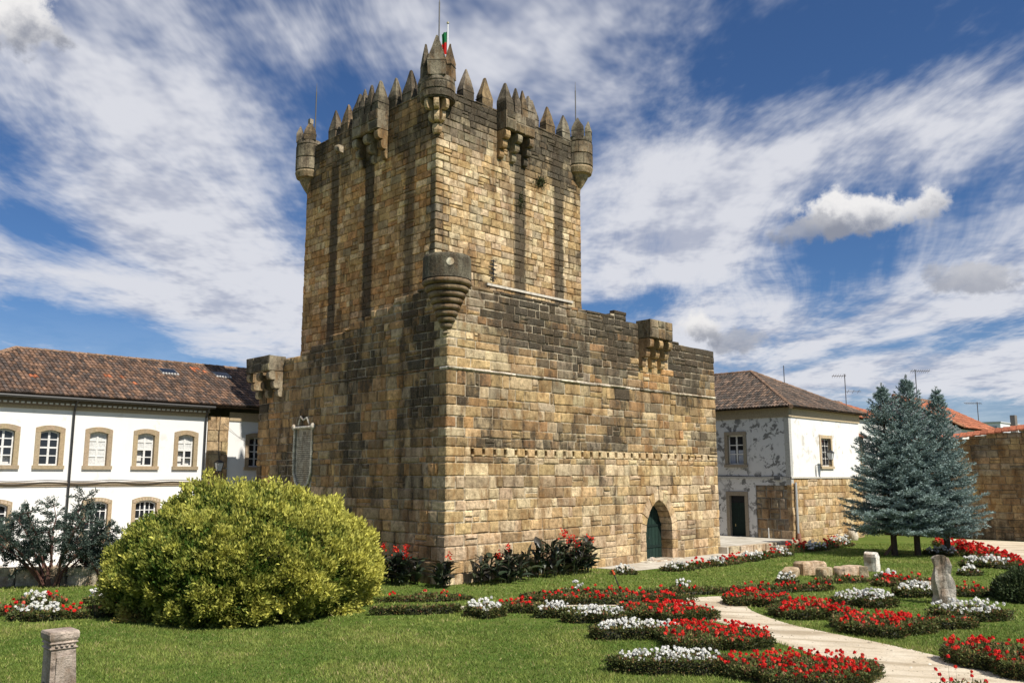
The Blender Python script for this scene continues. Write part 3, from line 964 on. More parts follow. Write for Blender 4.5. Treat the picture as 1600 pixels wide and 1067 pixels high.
# corner bartizans
def bartizan(cx, cy, r, z0, z1, label, rng, cone=None):
    mb = MB()
    ring = [(r - .25, z0), (r, z0), (r + .02, z0 + .35), (r, z1 - .25), (r + .03, z1 - .2), (r + .02, z1), (r - .26, z1), (r - .25, z0 + .3)]
    mb.lathe(ring + [ring[0]], cx, cy, 24, vary((.30, .25, .175), rng, .08, .5))
    o = mb.build('bartizan', 'stone_tower', keep)
    tag(o, label)
    # block joints as a shallow band of facing stones
    for lv in range(2):
        za = z0 + .04 + lv * (z1 - z0 - .3) / 2; zb = za + (z1 - z0 - .3) / 2 - .02
        n = 9
        for k in range(n):
            a0 = 2 * math.pi * (k + .5 * lv) / n + .012; a1 = 2 * math.pi * (k + 1 + .5 * lv) / n - .012
            m_ = MB().lathe([(r - .02, za), (r + .05, za + .03), (r + .055, zb - .03), (r - .02, zb)], cx, cy, 4, vary(pick(rng, ((GREY, 2), ((.40, .33, .22), 3), (GOLD, 1))), rng, .14, rng.uniform(.35, .7)), a0, a1)
            m_.build('stone', 'stone_tower', o)
    if cone:
        pr = [(r + .04, z0 + .0), (r + .06, z0 - .08), (r - .02, z0 - .35), (r * .72, z0 - .42), (r * .66, z0 - .55), (r * .3, z0 - .95), (.05, z0 - 1.15)]
        MB().lathe(pr, cx, cy, 20, (.33, .25, .15, .25)).build('cone_base', 'stone_tower', o)
    return o
def radial(cx, cy, ang):
    n = (math.cos(ang), math.sin(ang)); return (cx, cy, -n[1], n[0], n[0], n[1])
b0 = bartizan(KX0 + .05, KY0 + .05, .73, 20.30, 21.32, 'round bartizan on the near corner of the keep', rk)
for ang, wd in ((183, .17), (225, .22), (267, .17)):
    fr = radial(KX0 + .05, KY0 + .05, rad(ang))
    corbel(MB(), fr, 0, wd, 20.32, .74, 1.5, vary((.42, .32, .19), rk, .15, .12)).build('corbel', 'stone_tower', b0)
for ang, wd, zs, za in ((225, .80, 22.15, 23.22), (155, .50, 22.1, 22.98), (295, .50, 22.1, 23.0)):
    fr = radial(KX0 + .05, KY0 + .05, rad(ang))
    merlon(fr, 0, wd, 21.30, zs, za, rk, b0, .42, .75)
b1 = bartizan(KX0 + .02, KY1 - .05, .62, 19.75, 21.4, 'round bartizan on the far left corner of the keep', rk, True)
merlon(radial(KX0 + .02, KY1 - .05, rad(180 + 62)), 0, .62, 21.38, 21.85, 22.42, rk, b1, .3, .64, nub=True)
merlon(radial(KX0 + .02, KY1 - .05, rad(130)), 0, .5, 21.38, 21.85, 22.4, rk, b1, .36, .64)
b2 = bartizan(KX1 - .02, KY0 + .05, .66, 19.75, 21.3, 'round bartizan on the far right corner of the keep', rk, True)
merlon(radial(KX1 - .02, KY0 + .05, rad(215)), 0, .62, 21.28, 21.8, 22.35, rk, b2, .34, .66)
merlon(radial(KX1 - .02, KY0 + .05, rad(300)), 0, .5, 21.28, 21.8, 22.3, rk, b2, .36, .66)
# water spout, flashing, iron bracket and weeds on the keep
corbel(MB(), KL, 10.35, .22, 20.3, .45, .35, (.34, .28, .2, .2), 1).build('spout', 'stone_tower', keep)
MB().fbox(KR, 4.85, 10.75, -.05, .07, 12.50, 12.61, (.56, .51, .42)).build('lime_fillet', 'mortar', keep)
mb = MB()
mb.fbox(KR, 5.17, 5.21, .06, .10, 12.7, 13.75, (.02, .018, .016))
for k in range(5):
    z = 12.85 + k * .2; w = .16 + .06 * (k % 2)
    mb.fbox(KR, 5.19 - w, 5.19 + w, .07, .10, z, z + .045, (.02, .018, .016))
mb.build('iron_bracket', 'metal', keep)
def rod(x, y, z0, z1, label):
    t = thing('lightning_rod', label, 'lightning rod', (x, y, z0), 'rods on the keep')
    MB().tube([(x, y, z0), (x, y, z1 - .5)], .032, 6, (.10, .095, .09)).build('mast', 'metal', t)
    MB().tube([(x, y, z1 - .52), (x, y, z1)], [.022, .008], 6, (.14, .13, .12)).build('tip', 'metal', t)
    MB().box(x - .06, x + .06, y - .06, y + .06, z0, z0 + .08, (.1, .1, .1)).build('base_plate', 'metal', t)
rod(2.15, 3.35, 21.6, 25.85, 'tall thin rod on the near corner bartizan beside the flag')
rod(2.0, 13.3, 21.4, 24.72, 'thin rod at the far left corner of the keep')
rod(11.6, 3.35, 21.3, 24.7, 'thin rod at the far right corner of the keep')
fp = thing('flagpole', 'white flagpole with a limp green and red flag on top of the keep', 'flagpole', (5.8, 7.03, KT - 1.0))
MB().tube([(5.8, 7.03, KT - 1.0), (5.8, 7.03, 27.2)], [.05, .032], 8, (.75, .75, .75)).build('pole', 'metal', fp)
MB().lathe([(0, 27.32), (.06, 27.27), (.07, 27.2), (0, 27.15)], 5.8, 7.03, 8, (.3, .26, .12)).build('finial', 'metal', fp)
fv = []; fc = []
NU, NVV = 10, 14
for j in range(NVV + 1):
    for i in range(NU + 1):
        t = i / NU; q = j / NVV
        o = t * (.28 + .12 * q) * (1 - .25 * math.sin(3 * q)); fold = .10 * math.sin(t * 9 + q * 2) * t
        fv.append((5.77 - .75 * o * S2 * 1.3 + fold * S2, 7.06 + .75 * o * S2 * 1.3 + fold * S2, 26.75 - q * 1.25 - .12 * t))
        fc.append((.02, .17, .06, 0) if q < .46 else (.55, .022, .018, 0))
me = np_mesh('flag', np.array(fv) - np.array((5.8, 7.03, 25.4)), [(j * (NU + 1) + i, j * (NU + 1) + i + 1, (j + 1) * (NU + 1) + i + 1, (j + 1) * (NU + 1) + i) for j in range(NVV) for i in range(NU)], fc, M['cloth'], True)
reg(bpy.data.objects.new('flag', me), fp, (5.8, 7.03, 25.4))

# ------------------------------------------------------------------ tiled roofs
def tile_slope(e0, e1, up, bmax, rng, col_w=.20, tl=.40, old=((.155, .098, .070), (.115, .080, .062), (.20, .120, .078), (.085, .066, .056)), patches=()):
    """half-round tiles in columns; e0->e1 eave, up = slope vector (unit), bmax(a) = run up the slope at distance a"""
    e0 = Vector(e0); e1 = Vector(e1); up = Vector(up).normalized()
    L = (e1 - e0).length; ea = (e1 - e0) / L; nrm = ea.cross(up).normalized()
    if nrm.z < 0: nrm = -nrm
    mb = MB(); n = int(L / col_w)
    for i in range(n):
        a = (i + .5) * col_w
        top = bmax(a)
        r = 0
        while r * tl < top:
            b0 = r * tl; b1 = min((r + 1) * tl + .05, top + .05)
            if b1 - b0 < .08: break
            c = list(pick_one(rng, [(q, 1) for q in old]))
            P0 = e0 + ea * a + up * b0
            for p, rad_ in patches:
                if (P0 + up * .2 - Vector(p)).length < rad_: c = (.36, .125, .06)
            k = 1 + rng.uniform(-.35, .35); c = (c[0] * k, c[1] * k, c[2] * k)
            j = rng.uniform(-.012, .012)
            v = []
            for b, ww, lift in ((b0, .54, .045), (b1, .42, .012)):
                for t in (0, .25, .5, .75, 1):
                    an = math.pi * t
                    v.append(e0 + ea * (a + j + ww * col_w * math.cos(an)) + up * b + nrm * (lift + .085 * math.sin(an)))
            f = [(q, q + 1, q + 6, q + 5) for q in range(4)] + [(0, 1, 2, 3, 4)]
            mb.add(v, f, c)
            r += 1
    return mb
def ridge_tiles(mb, p0, p1, rng, r=.13, tl=.42):
    p0 = Vector(p0); p1 = Vector(p1); n = max(1, int((p1 - p0).length / tl)); d = (p1 - p0) / n
    for k in range(n):
        c = (.21, .135, .09); q = 1 + rng.uniform(-.3, .3)
        mb.tube([p0 + d * k, p0 + d * (k + 1.08)], [r * 1.08, r * .9], 8, (c[0] * q, c[1] * q, c[2] * q))
    return mb

# ------------------------------------------------------------------ windows and walls with openings
SAND = (.36, .275, .175)
def wall_holes(fr, u0, u1, z0, z1, w0, w1, holes, col):
    us = sorted({u0, u1, *[q for h in holes for q in h[:2]]}); zs = sorted({z0, z1, *[q for h in holes for q in h[2:]]})
    us = [q for q in us if u0 <= q <= u1]; zs = [q for q in zs if z0 <= q <= z1]
    mb = MB()
    for a, b in zip(us, us[1:]):
        run = None
        for c, d in zip(zs, zs[1:]):
            inside = any(h[0] < (a + b) / 2 < h[1] and h[2] < (c + d) / 2 < h[3] for h in holes)
            if inside:
                if run: mb.fbox(fr, a, b, w0, w1, run[0], run[1], col); run = None
            else:
                run = (run[0], d) if run else (c, d)
        if run: mb.fbox(fr, a, b, w0, w1, run[0], run[1], col)
    return mb
def sash_window(parent, fr, u0, u1, z0, z1, cols, rows, rng, fw=.20, arch=.12, openings=(), pane='glass', sash=(.72, .71, .68), stone=SAND, keyed=False, bars=.035):
    """u0..z1 = the outer edge of the stone frame"""
    a, b, c, d = u0 + fw, u1 - fw, z0 + fw * .8, z1 - fw
    mid = (u0 + u1) / 2
    arc = lambda uu, zz, hw: zz - arch * ((uu - mid) / hw) ** 2
    N_ = 8
    mb = MB()
    mb.fbox(fr, u0, a, -.24, .05, z0 + fw * .8, z1 - fw - arch, vary(stone, rng, .1))
    mb.fbox(fr, b, u1, -.24, .05, z0 + fw * .8, z1 - fw - arch, vary(stone, rng, .1))
    top = [(u0 + (u1 - u0) * k / N_, arc(u0 + (u1 - u0) * k / N_, z1, (u1 - u0) / 2)) for k in range(N_ + 1)]
    inn = [(b - (b - a) * k / N_, arc(b - (b - a) * k / N_, d, (b - a) / 2)) for k in range(N_ + 1)]
    poly_v = [(u0, z1 - fw - arch)] + top + [(u1, z1 - fw - arch)] + inn
    # lintel as strips so that the arch stays clean
    for k in range(N_):
        p = [top[k], top[k + 1]]
        x0, x1 = top[k][0], top[k + 1][0]
        lo0 = arc(min(max(x0, a), b), d, (b - a) / 2) if a <= x0 <= b else z1 - fw - arch
        lo1 = arc(min(max(x1, a), b), d, (b - a) / 2) if a <= x1 <= b else z1 - fw - arch
        mb.prism([(x0, lo0), (x1, lo1), top[k + 1], top[k]], fr, -.24, .052, vary(stone, rng, .05))
    o = mb.build('window', 'plain', parent)
    MB().fbox(fr, u0 - .05, u1 + .05, -.24, .10, z0, z0 + fw * .8, vary(stone, rng, .1)).build('sill', 'plain', o)
    if keyed:
        for k in range(9):
            x = u0 + .04 + (u1 - u0 - .08) * k / 9
            zz = arc(x + .05, z1, (u1 - u0) / 2)
            MB().fbox(fr, x, x + (u1 - u0 - .08) / 9 - .035, .03, .065, zz - .17, zz - .03, vary((.45, .36, .25), rng, .1)).build('arch_brick', 'plain', o)
    sb = MB(); W = -.15
    sb.fbox(fr, a, a + .06, W - .04, W, c, d - .01, sash); sb.fbox(fr, b - .06, b, W - .04, W, c, d - .01, sash)
    sb.fbox(fr, a + .06, b - .06, W - .04, W, c, c + .07, sash)
    for k in range(N_):
        x0 = a + (b - a) * k / N_; x1 = a + (b - a) * (k + 1) / N_
        sb.prism([(x0, arc(x0, d, (b - a) / 2) - .09), (x1, arc(x1, d, (b - a) / 2) - .09), (x1, arc(x1, d, (b - a) / 2)), (x0, arc(x0, d, (b - a) / 2))], fr, W - .04, W + .003, sash)
    cw = (b - a - .12) / cols; rh = (d - .06 - c - .07) / rows
    op = set(openings)
    for k in range(1, cols):
        x = a + .06 + k * cw; t = bars * 1.3 if k * 2 == cols else bars * .7
        sb.fbox(fr, x - t, x + t, W - .035, W + .004, c + .07, d - .06, sash)
    for k in range(1, rows):
        z = c + .07 + k * rh; t = bars * 1.1 if k * 2 == rows else bars * .7
        xs = [(a + .06, b - .06)]
        sb.fbox(fr, a + .06, b - .06, W - .033, W + .006, z - t, z + t, sash)
    sb.build('sash', 'plain', o)
    for i in range(cols):
        for j in range(rows):
            x0 = a + .06 + i * cw; z0_ = c + .07 + j * rh
            isop = (i, j) in op
            m_ = MB().fbox(fr, x0, x0 + cw, W - (.30 if isop else .03), W - (.29 if isop else .022), z0_, z0_ + rh + (.02 if j == rows - 1 else 0), (.62, .62, .60))
            pm = 'dark' if isop else ('plain' if (pane == 'curtain' or (pane == 'half' and j >= rows // 2)) else 'glass')
            m_.build('dark_room_panel' if isop else 'pane', pm, o)  # open sashes get a near-black panel painted as the unlit room
    return (u0 + .02, u1 - .02, z0 + .02, z1 - fw * .9)

# ------------------------------------------------------------------ long white building on the left
rb = random.Random(31)
WB = thing('white_building', 'long white two-storey building with a tiled roof behind the clipped golden bush', 'building', (-2, 18, 0))
FY = 18.0; FF = RIGHT(FY)
UPW = [(-10.17, 'glass', ((0, 0), (0, 1), (1, 0))), (-8.30, 'glass', ()), (-6.18, 'curtain', ()), (-3.95, 'half', ((0, 0), (0, 1))), (-1.93, 'half', ((0, 0), (0, 1), (1, 0))), (1.95, 'glass', ())]
holes = [(x - .58, x + .58, 4.32, 6.12) for x, _, _ in UPW] + [(x - .62, x + .62, .95, 2.82) for x in (-10.3, -6.05, -3.75)]
wall_holes(FF, -14, 9, 0, 7.05, -.35, 0, holes, (.8, .8, .8)).build('wall', 'plaster', WB)
for x, pn, op in UPW:
    sash_window(WB, FF, x - .62, x + .62, 4.28, 6.26, 2, 4, rb, pane=pn, openings=op, fw=.21)
for x in (-10.3, -6.05, -3.75):
    sash_window(WB, FF, x - .68, x + .68, .9, 2.98, 4, 4, rb, pane='glass', fw=.17, arch=.14, keyed=True, bars=.028)
mb = MB(); mb.fbox(FF, -14, -.86, .0, .05, 3.50, 3.58, SAND); mb.fbox(FF, -14, -.86, .0, .09, 3.58, 3.70, (.33, .26, .18)); mb.build('string_course', 'plain', WB)
mb = MB(); mb.fbox(FF, -14, -.86, .0, .07, 6.98, 7.12, (.40, .32, .21)); mb.fbox(FF, -14, -.86, .0, .16, 7.12, 7.30, (.22, .17, .115)); mb.fbox(FF, -14, -.86, .0, .26, 7.30, 7.45, (.16, .125, .09)); mb.build('cornice', 'plain', WB)
mb = MB()
x = -13.9
while x < -.95:
    mb.fbox(FF, x, x + .13, .16, .24, 7.20, 7.27, (.70, .66, .58)); x += .235
tag(mb.build('dentil_row', 'plain', WB), kind='stuff')
MB().fbox(FF, .35, 9, .0, .06, 6.85, 7.3, (.42, .33, .21)).build('eaves_band', 'plain', WB)
MB().tube([(-14.2, FY - .5, 7.50), (-.7, FY - .5, 7.46)], .075, 8, (.035, .034, .032)).build('gutter', 'metal', WB)
for x in (-7.38, -.98):
    MB().tube([(x, FY - .5, 7.45), (x, FY - .14, 7.05), (x, FY - .11, 6.9), (x, FY - .11, .1)], .05, 8, (.022, .021, .02)).build('downpipe', 'metal', WB)
z = 0
while z < 7.0:      # sandstone pilaster, block by block
    h = min(rb.uniform(.5, .75), 7.06 - z)
    if 7.06 - z - h < .25: h = 7.06 - z
    m_ = rb.uniform(.35, .8)
    for a, b in ((-.84, -.84 + 1.17 * m_), (-.84 + 1.17 * m_ + .008, .33)):
        v, f = stone_geo(FF, a, b, z, z + h, .02, .07, rb, .004, .012)
        MB().add(v, f, vary((.40, .29, .16), rb, .2, .08)).build('pilaster_stone', 'stone', WB)
    z += h
for k, (zo, sag) in enumerate(((3.78, .05), (3.70, .09))):
    pts = [(x_, FY - .12 - .01 * k, zo - sag * math.sin((x_ + 14) * 1.1) ** 2) for x_ in np.linspace(-14, -.9, 40)]
    MB().tube(pts, .018, 5, (.05, .04, .035)).build('cable', 'metal', WB)
MB().tube([(-.2, FY - .1, 7.1), (-.22, FY - .1, 6.2), (-.2, FY - .1, 4.9)], .016, 5, (.05, .04, .03)).build('cable', 'metal', WB)
MB().tube([(.0, FY - .1, 6.7), (.8, FY - .03, 6.1), (1.7, FY - .03, 5.6)], .008, 5, (.25, .24, .23)).build('cable', 'metal', WB)
EZ, EY, RZ, RY = 7.58, 17.48, 10.25, 23.0
upv = Vector((0, RY - EY, RZ - EZ)); SL = upv.length
PT = [((-9.48, 18.91, 8.28), .18), ((-8.8, 19.49, 8.55), .16), ((-5.59, 20.05, 8.83), .15), ((-5.23, 20.12, 8.86), .15), ((-4.54, 20.09, 8.85), .18), ((-4.1, 19.37, 8.5), .16), ((.06, 22.17, 9.85), .24), ((.42, 22.24, 9.88), .24), ((.75, 21.85, 9.7), .16)]
tag(tile_slope((-14.4, EY, EZ), (12, EY, EZ), upv, lambda a: SL * min(1, max(.05, a / 5.7)), rb, patches=PT).build('roof_tiles', 'tile', WB), kind='stuff')
mb = MB()
mb.add([(-14.4, EY, EZ), (12, EY, EZ), (12, RY, RZ), (-8.7, RY, RZ)], [(0, 1, 2, 3)], (.05, .035, .028))
mb.add([(-14.4, EY, EZ - .01), (-8.7, RY, RZ - .01), (-14.4, 28.6, EZ)], [(0, 1, 2)], (.10, .07, .05))
mb.add([(-8.7, RY, RZ), (12, RY, RZ), (12, 28.6, EZ), (-14.4, 28.6, EZ)], [(0, 1, 2, 3)], (.10, .07, .05))
mb.add([(-14.4, EY, EZ - .03), (12, EY, EZ - .03), (12, 18.2, EZ - .1), (-14.4, 18.2, EZ - .1)], [(0, 1, 2, 3)], (.08, .06, .045))
rfb = mb.build('roof_deck', 'tile', WB)
ridge_tiles(ridge_tiles(MB(), (-8.7, RY, RZ + .03), (12, RY, RZ + .03), rb), (-14.4, EY, EZ + .05), (-8.7, RY, RZ + .05), rb).build('ridge_tiles', 'tile', rfb)
MB().box(-14, 9, FY + .36, 28, 0, 7.0, (.7, .68, .64)).build('rear_mass', 'plain', WB)
for (x, y, z) in ((-1.63, 21.45, 9.5), (1.54, 21.65, 9.6)):
    n = Vector((0, -(RZ - EZ), RY - EY)).normalized(); u_ = upv.normalized()
    c = Vector((x, y, z)) + n * .14
    q = lambda s, a, b: [c + Vector((i * a, 0, 0)) + u_ * (j * b) + n * s for i, j in ((-1, -1), (1, -1), (1, 1), (-1, 1))]
    mb = MB(); mb.add(q(-.14, .48, .36) + q(.0, .48, .36), [(0, 1, 5, 4), (1, 2, 6, 5), (2, 3, 7, 6), (3, 0, 4, 7), (4, 5, 6, 7)], (.10, .095, .09))
    o = mb.build('skylight', 'metal', rfb)
    mb = MB(); mb.add(q(.008, .40, .28), [(0, 1, 2, 3)], (.3, .33, .36)); mb.build('pane', 'glass', o)
    mb = MB()
    for k in range(6):
        p = c - u_ * .42 - Vector((.4 - k * .16, 0, 0)) - n * .02
        mb.tube([p - u_ * .06, p + u_ * .06], .05, 6, (.62, .60, .56))
    mb.build('flashing', 'metal', o)

def lantern(x, y, z, fr_n, label, bracket):
    t = thing('wall_lantern', label, 'lantern', (x, y, z))
    C_ = (.02, .02, .021)
    mb = MB()
    for sx in (-1, 1):
        for sy in (-1, 1):
            mb.tube([(x + sx * .10, y + sy * .10, z), (x + sx * .17, y + sy * .17, z + .42)], .016, 5, C_)
    mb.box(x - .11, x + .11, y - .11, y + .11, z - .03, z, C_)
    mb.build('cage', 'metal', t)
    mb = MB(); h0, h1 = .095, .16
    mb.add([(x + a * h0, y + b * h0, z + .01) for a, b in ((-1, -1), (1, -1), (1, 1), (-1, 1))] + [(x + a * h1, y + b * h1, z + .41) for a, b in ((-1, -1), (1, -1), (1, 1), (-1, 1))],
           [(0, 1, 5, 4), (1, 2, 6, 5), (2, 3, 7, 6), (3, 0, 4, 7)], (.55, .56, .55))
    mb.build('glass_panes', 'plain', t)
    mb = MB(); mb.add([(x + a * .2, y + b * .2, z + .42) for a, b in ((-1, -1), (1, -1), (1, 1), (-1, 1))] + [(x + a * .07, y + b * .07, z + .56) for a, b in ((-1, -1), (1, -1), (1, 1), (-1, 1))],
                      [(0, 1, 5, 4), (1, 2, 6, 5), (2, 3, 7, 6), (3, 0, 4, 7), (4, 5, 6, 7)], C_)
    mb.tube([(x, y, z + .56), (x, y, z + .66)], .03, 6, C_)
    mb.build('cap', 'metal', t)
    MB().tube(bracket, .022, 6, C_).build('bracket', 'metal', t)
lantern(-.42, 17.35, 4.22, None, 'black wall lantern on the sandstone pilaster of the long white building', [(-.42, 17.35, 4.19), (-.42, 17.35, 4.06), (-.42, 17.7, 4.02), (-.42, 17.93, 4.02)])

# ------------------------------------------------------------------ smaller building on the right
r2 = random.Random(47)
HX, HY = 26.1, -.4
OB = thing('old_house', 'old peeling white house with a hipped tiled roof right of the castle', 'house', (HX, HY, 0))
HL = LEFT(HX); HR = RIGHT(HY)
h1 = [(2.42, 3.88, 4.52, 6.62), (2.5, 3.86, .35, 3.0)]
wall_holes(HL, HY + .30, 12, .0, 7.55, -.3, 0, h1 + [(HY, 1.92, .0, 3.42)], (.8, .8, .8)).build('shaded_wall', 'plaster_shade', OB)
h2 = [(29.95, 31.65, 4.42, 6.45)]
wall_holes(HR, HX + .295, 35.8, 3.9, 7.55, -.3, 0, h2, (.8, .8, .8)).build('sunny_wall', 'plaster_side', OB)
tag(MB().fbox(HL, HY - .012, HY + .297, -.28, .012, 3.45, 7.55, (.46, .45, .41)).build('corner_band', 'plain', OB), None)
MB().box(HX + .31, 35.8, HY + .31, 12, 0, 7.5, (.05, .05, .05)).build('room_mass', 'dark', OB)
# lower walls of big blocks
ms = Masonry()
cr2 = courses(0, 3.88, .34, .56, r2)
tH = lambda u, z, r: vary(pick(r, ((GOLD, 4), (CREAM, 3), (PINK, 1.5))), r, .12, max(0, .1 + .25 * nz(u, z, .6, 4)))
ms.wall(HR, HX + .0, 35.8, cr2, (.6, 1.5), tH, r2, .28, gap=.006, ch=.02)
cr3 = courses(.3, 3.42, .38, .62, r2)
tD = lambda u, z, r: vary(pick(r, ((GREY, 4), (BROWN, 2), (PINK, 1.5))), r, .15, max(0, .25 + .25 * nz(u, z, .6, 4)))
ms.wall(HL, HY + .02, 1.92, cr3, (.4, .9), tD, r2, .28, gap=.02, ch=.06, proud=.04)
ms.build('stone', OB)
mb = MB(); mb.fbox(HR, HX + .02, 35.79, -.3, -.05, 0, 3.89, MORT); mb.fbox(HL, HY + .02, 1.94, -.3, -.06, 0, 3.43, (.3, .27, .22)); mb.build('rubble_core', 'mortar', OB)
mb = MB(); mb.fbox(HL, HY - .04, 12, -.02, .06, 3.82, 3.92, (.5, .48, .44)); mb.fbox(HR, HX - .06, 35.8, -.02, .07, 3.83, 3.93, (.6, .57, .5)); mb.build('string_course', 'plain', OB)
mb = MB(); mb.fbox(HL, HY - .08, 12, -.3, .07, 7.42, 7.95, (.34, .28, .19)); mb.fbox(HR, HX - .055, 35.9, -.3, .065, 7.42, 7.94, (.52, .42, .27)); mb.build('eaves_band', 'plain', OB)
sash_window(OB, HL, 2.4, 3.9, 4.5, 6.66, 2, 3, r2, fw=.21, arch=.0, pane='glass', stone=(.30, .255, .19), bars=.04)
for zc in (4.75,):
    for a in (2.72, 3.28):
        MB().fbox(HL, a, a + .34, -.172, -.168, zc, zc + .78, (.40, .43, .50)).build('curtain', 'plain', OB)
wR = sash_window(OB, HR, 29.93, 31.67, 4.4, 6.48, 3, 4, r2, fw=.2, arch=.0, pane='glass', stone=(.52, .40, .25), sash=(.62, .6, .55))
mb = MB()
for k in range(5): mb.tube([(30.2 + k * .3, HY - .02, 4.62), (30.2 + k * .3, HY - .02, 6.25)], .016, 5, (.02, .02, .02))
for z in (4.9, 5.4, 5.9): mb.tube([(30.12, HY - .035, z), (31.5, HY - .035, z)], .013, 5, (.02, .02, .02))
mb.build('window_grille', 'metal', OB)
db = MB()
for a, b, c, d in ((2.44, 2.66, .35, 2.78), (3.70, 3.92, .35, 2.78), (2.44, 3.92, 2.782, 3.04)): db.fbox(HL, a, b, -.28, .05, c, d, (.28, .235, .175))
do = db.build('door', 'plain', OB)
tag(do, 'dark green panelled double door in a stone surround')
for k, (a, b) in enumerate(((2.66, 3.172), (3.188, 3.70))):
    lf = MB().fbox(HL, a, b, -.22, -.17, .36, 2.36, (.012, .024, .02)).build('leaf', 'plain', do)
    for z in (.5, 1.35):
        MB().fbox(HL, a + .09, b - .09, -.168, -.155, z, z + .7, (.010, .02, .017)).build('panel', 'plain', do)
MB().fbox(HL, 2.66, 3.70, -.22, -.18, 2.37, 2.78, (.02, .025, .028)).build('fanlight', 'glass', do)
MB().tube([(HX - .1, 3.3, .95), (HX - .1, 3.3, 1.1)], .02, 6, (.3, .24, .1)).build('handle', 'metal', do)
dp = [(HX + .35, HY - .1, 7.6), (HX + .35, HY - .09, 4.0), (HX + .3, HY - .12, 3.6), (HX + .3, HY - .12, .25)]
MB().tube(dp[2:], .07, 8, (.42, .43, .42)).build('downpipe', 'metal', OB)
MB().lathe([(.13, .0), (.15, .3), (.12, .55), (.09, .7)], HX + .3, HY - .16, 10, (.28, .13, .08)).build('downpipe_shoe', 'metal', OB)
MB().tube([(HX - .05, 4.4, 3.98), (HX - .05, 1.5, 3.92), (HX - .06, .3, 3.97), (HX - .05, -.35, 3.9)], .02, 5, (.03, .03, .03)).build('cable', 'metal', OB)
MB().tube([(HX - .07, 1.15, .36), (HX - .07, 1.15, .95)], .04, 6, (.55, .55, .52)).build('vent_pipe', 'metal', OB)
MB().box(HX - .25, HX - .05, .15, .55, 3.72, 3.92, (.12, .12, .12)).build('cable_box', 'metal', OB)
e0 = .45; HE, HA = 7.98, 10.85
ax_, ay_ = 31.0, 4.65
corner = (HX - e0, HY - e0, HE)
upL = Vector((ax_ - corner[0], 0, HA - HE)); upF = Vector((0, ay_ - corner[1], HA - HE))
SLl, SLf = upL.length, upF.length
old2 = ((.125, .092, .072), (.095, .075, .062), (.16, .11, .08), (.07, .06, .052))
tag(tile_slope(corner, (corner[0], 13, HE), upL, lambda a: SLl * min(1, a / (ay_ - corner[1])), r2, old=old2).build('roof_tiles', 'tile', OB), kind='stuff')
wF = 2 * (ax_ - corner[0])
tag(tile_slope(corner, (corner[0] + wF, corner[1], HE), upF, lambda a: SLf * min(a, wF - a) / (wF / 2), r2, old=old2).build('roof_tiles', 'tile', OB), kind='stuff')
mb = MB(); far = corner[0] + wF
mb.add([corner, (corner[0], 13, HE), (ax_, 13, HA), (ax_, ay_, HA), (far, corner[1], HE), (far, 13, HE)], [(0, 1, 2, 3), (0, 3, 4), (4, 3, 2, 5)], (.05, .038, .03))
mb.add([(corner[0], corner[1], HE - .02), (far, corner[1], HE - .02), (far, 0, HE - .02), (corner[0], 0, HE - .02)], [(0, 1, 2, 3)], (.16, .12, .08))
mb.add([(corner[0], -.39, HE - .022), (HX + .2, -.39, HE - .022), (HX + .2, 13, HE - .022), (corner[0], 13, HE - .022)], [(0, 1, 2, 3)], (.14, .11, .08))
dk = mb.build('roof_deck', 'tile', OB)
mb = MB(); ridge_tiles(mb, corner, (ax_, ay_, HA + .06), r2); ridge_tiles(mb, (far, corner[1], HE), (ax_, ay_, HA + .06), r2); ridge_tiles(mb, (ax_, ay_, HA + .05), (ax_, 13, HA + .05), r2)
mb.build('ridge_tiles', 'tile', dk)
lantern(29.75, -1.15, 4.95, None, 'black wall lantern beneath the barred window of the old peeling house', [(29.75, -1.15, 4.92), (29.75, -1.15, 4.72), (29.3, -1.0, 4.62), (29.2, -.46, 4.62), (29.2, -.46, 3.9)])
# kerb blocks along the terrace, loose step
x = 18.7; rkb = random.Random(4)
KB = thing('terrace_kerb', 'row of pale kerb stones edging the terrace before the old house', 'kerb', (22.3, -.7, 0))
while x < 25.8:
    w = min(rkb.uniform(.8, 1.3), 26.0 - x); yy = -.62 - .18 * math.sin((x - 18.6) / 7.4 * math.pi)
    MB().chamfer(x + .008, x + w - .008, yy - .06, yy + .26, -.02, .362, .03, vary((.46, .38, .26), rkb, .12, .12), .01, rkb).build('kerb_stone', 'stone', KB)
    x += w
tag(MB().chamfer(21.8, 23.0, -1.75, -1.2, -.02, .28, .03, (.33, .26, .18, .2), .015, rkb).build('stone_block', 'stone'), 'squared stone block lying at the foot of the terrace kerb', 'stone block')
tag(MB().lathe([(0, .75), (.2, .68), (.3, .45), (.36, .2), (.3, 0)], 32.9, -.85, 10, (.55, .48, .38, .1)).build('boulder', 'stone', None, True), 'small pale boulder against the stone foot of the old house', 'boulder')

# ------------------------------------------------------------------ boundary wall and houses beyond
r3 = random.Random(52)
WX = 39.0
BW = thing('boundary_wall', 'high brown stone wall capped with red tiles behind the blue spruces', 'wall', (WX, -8, 0))
wtop = lambda u: float(np.interp(u, (-20, -9.4, -5.3, -.4, 1), (7.6, 6.8, 6.35, 5.9, 5.9)))
cw = courses(0, 7.7, .34, .5, r3)
tW = lambda u, z, r: vary(pick(r, ((BROWN, 3), (GREY, 2.6), (GOLD, 1.6), (PINK, 1))), r, .14, max(0, (.55 if z < 1.5 else .22) + .35 * nz(u, z, .5, 8)))
ms = Masonry(); ms.wall(LEFT(WX), -17, -.4, cw, (.55, 1.3), tW, r3, .25, wtop, gap=.012, ch=.03)
ms.build('stone', BW, 300)
mb = MB()
us = np.arange(-17, -.4, .6)
for a in us: mb.fbox(LEFT(WX), a, min(a + .6, -.4), -.5, -.06, 0, wtop(a + .3) - .1, (.33, .27, .19))
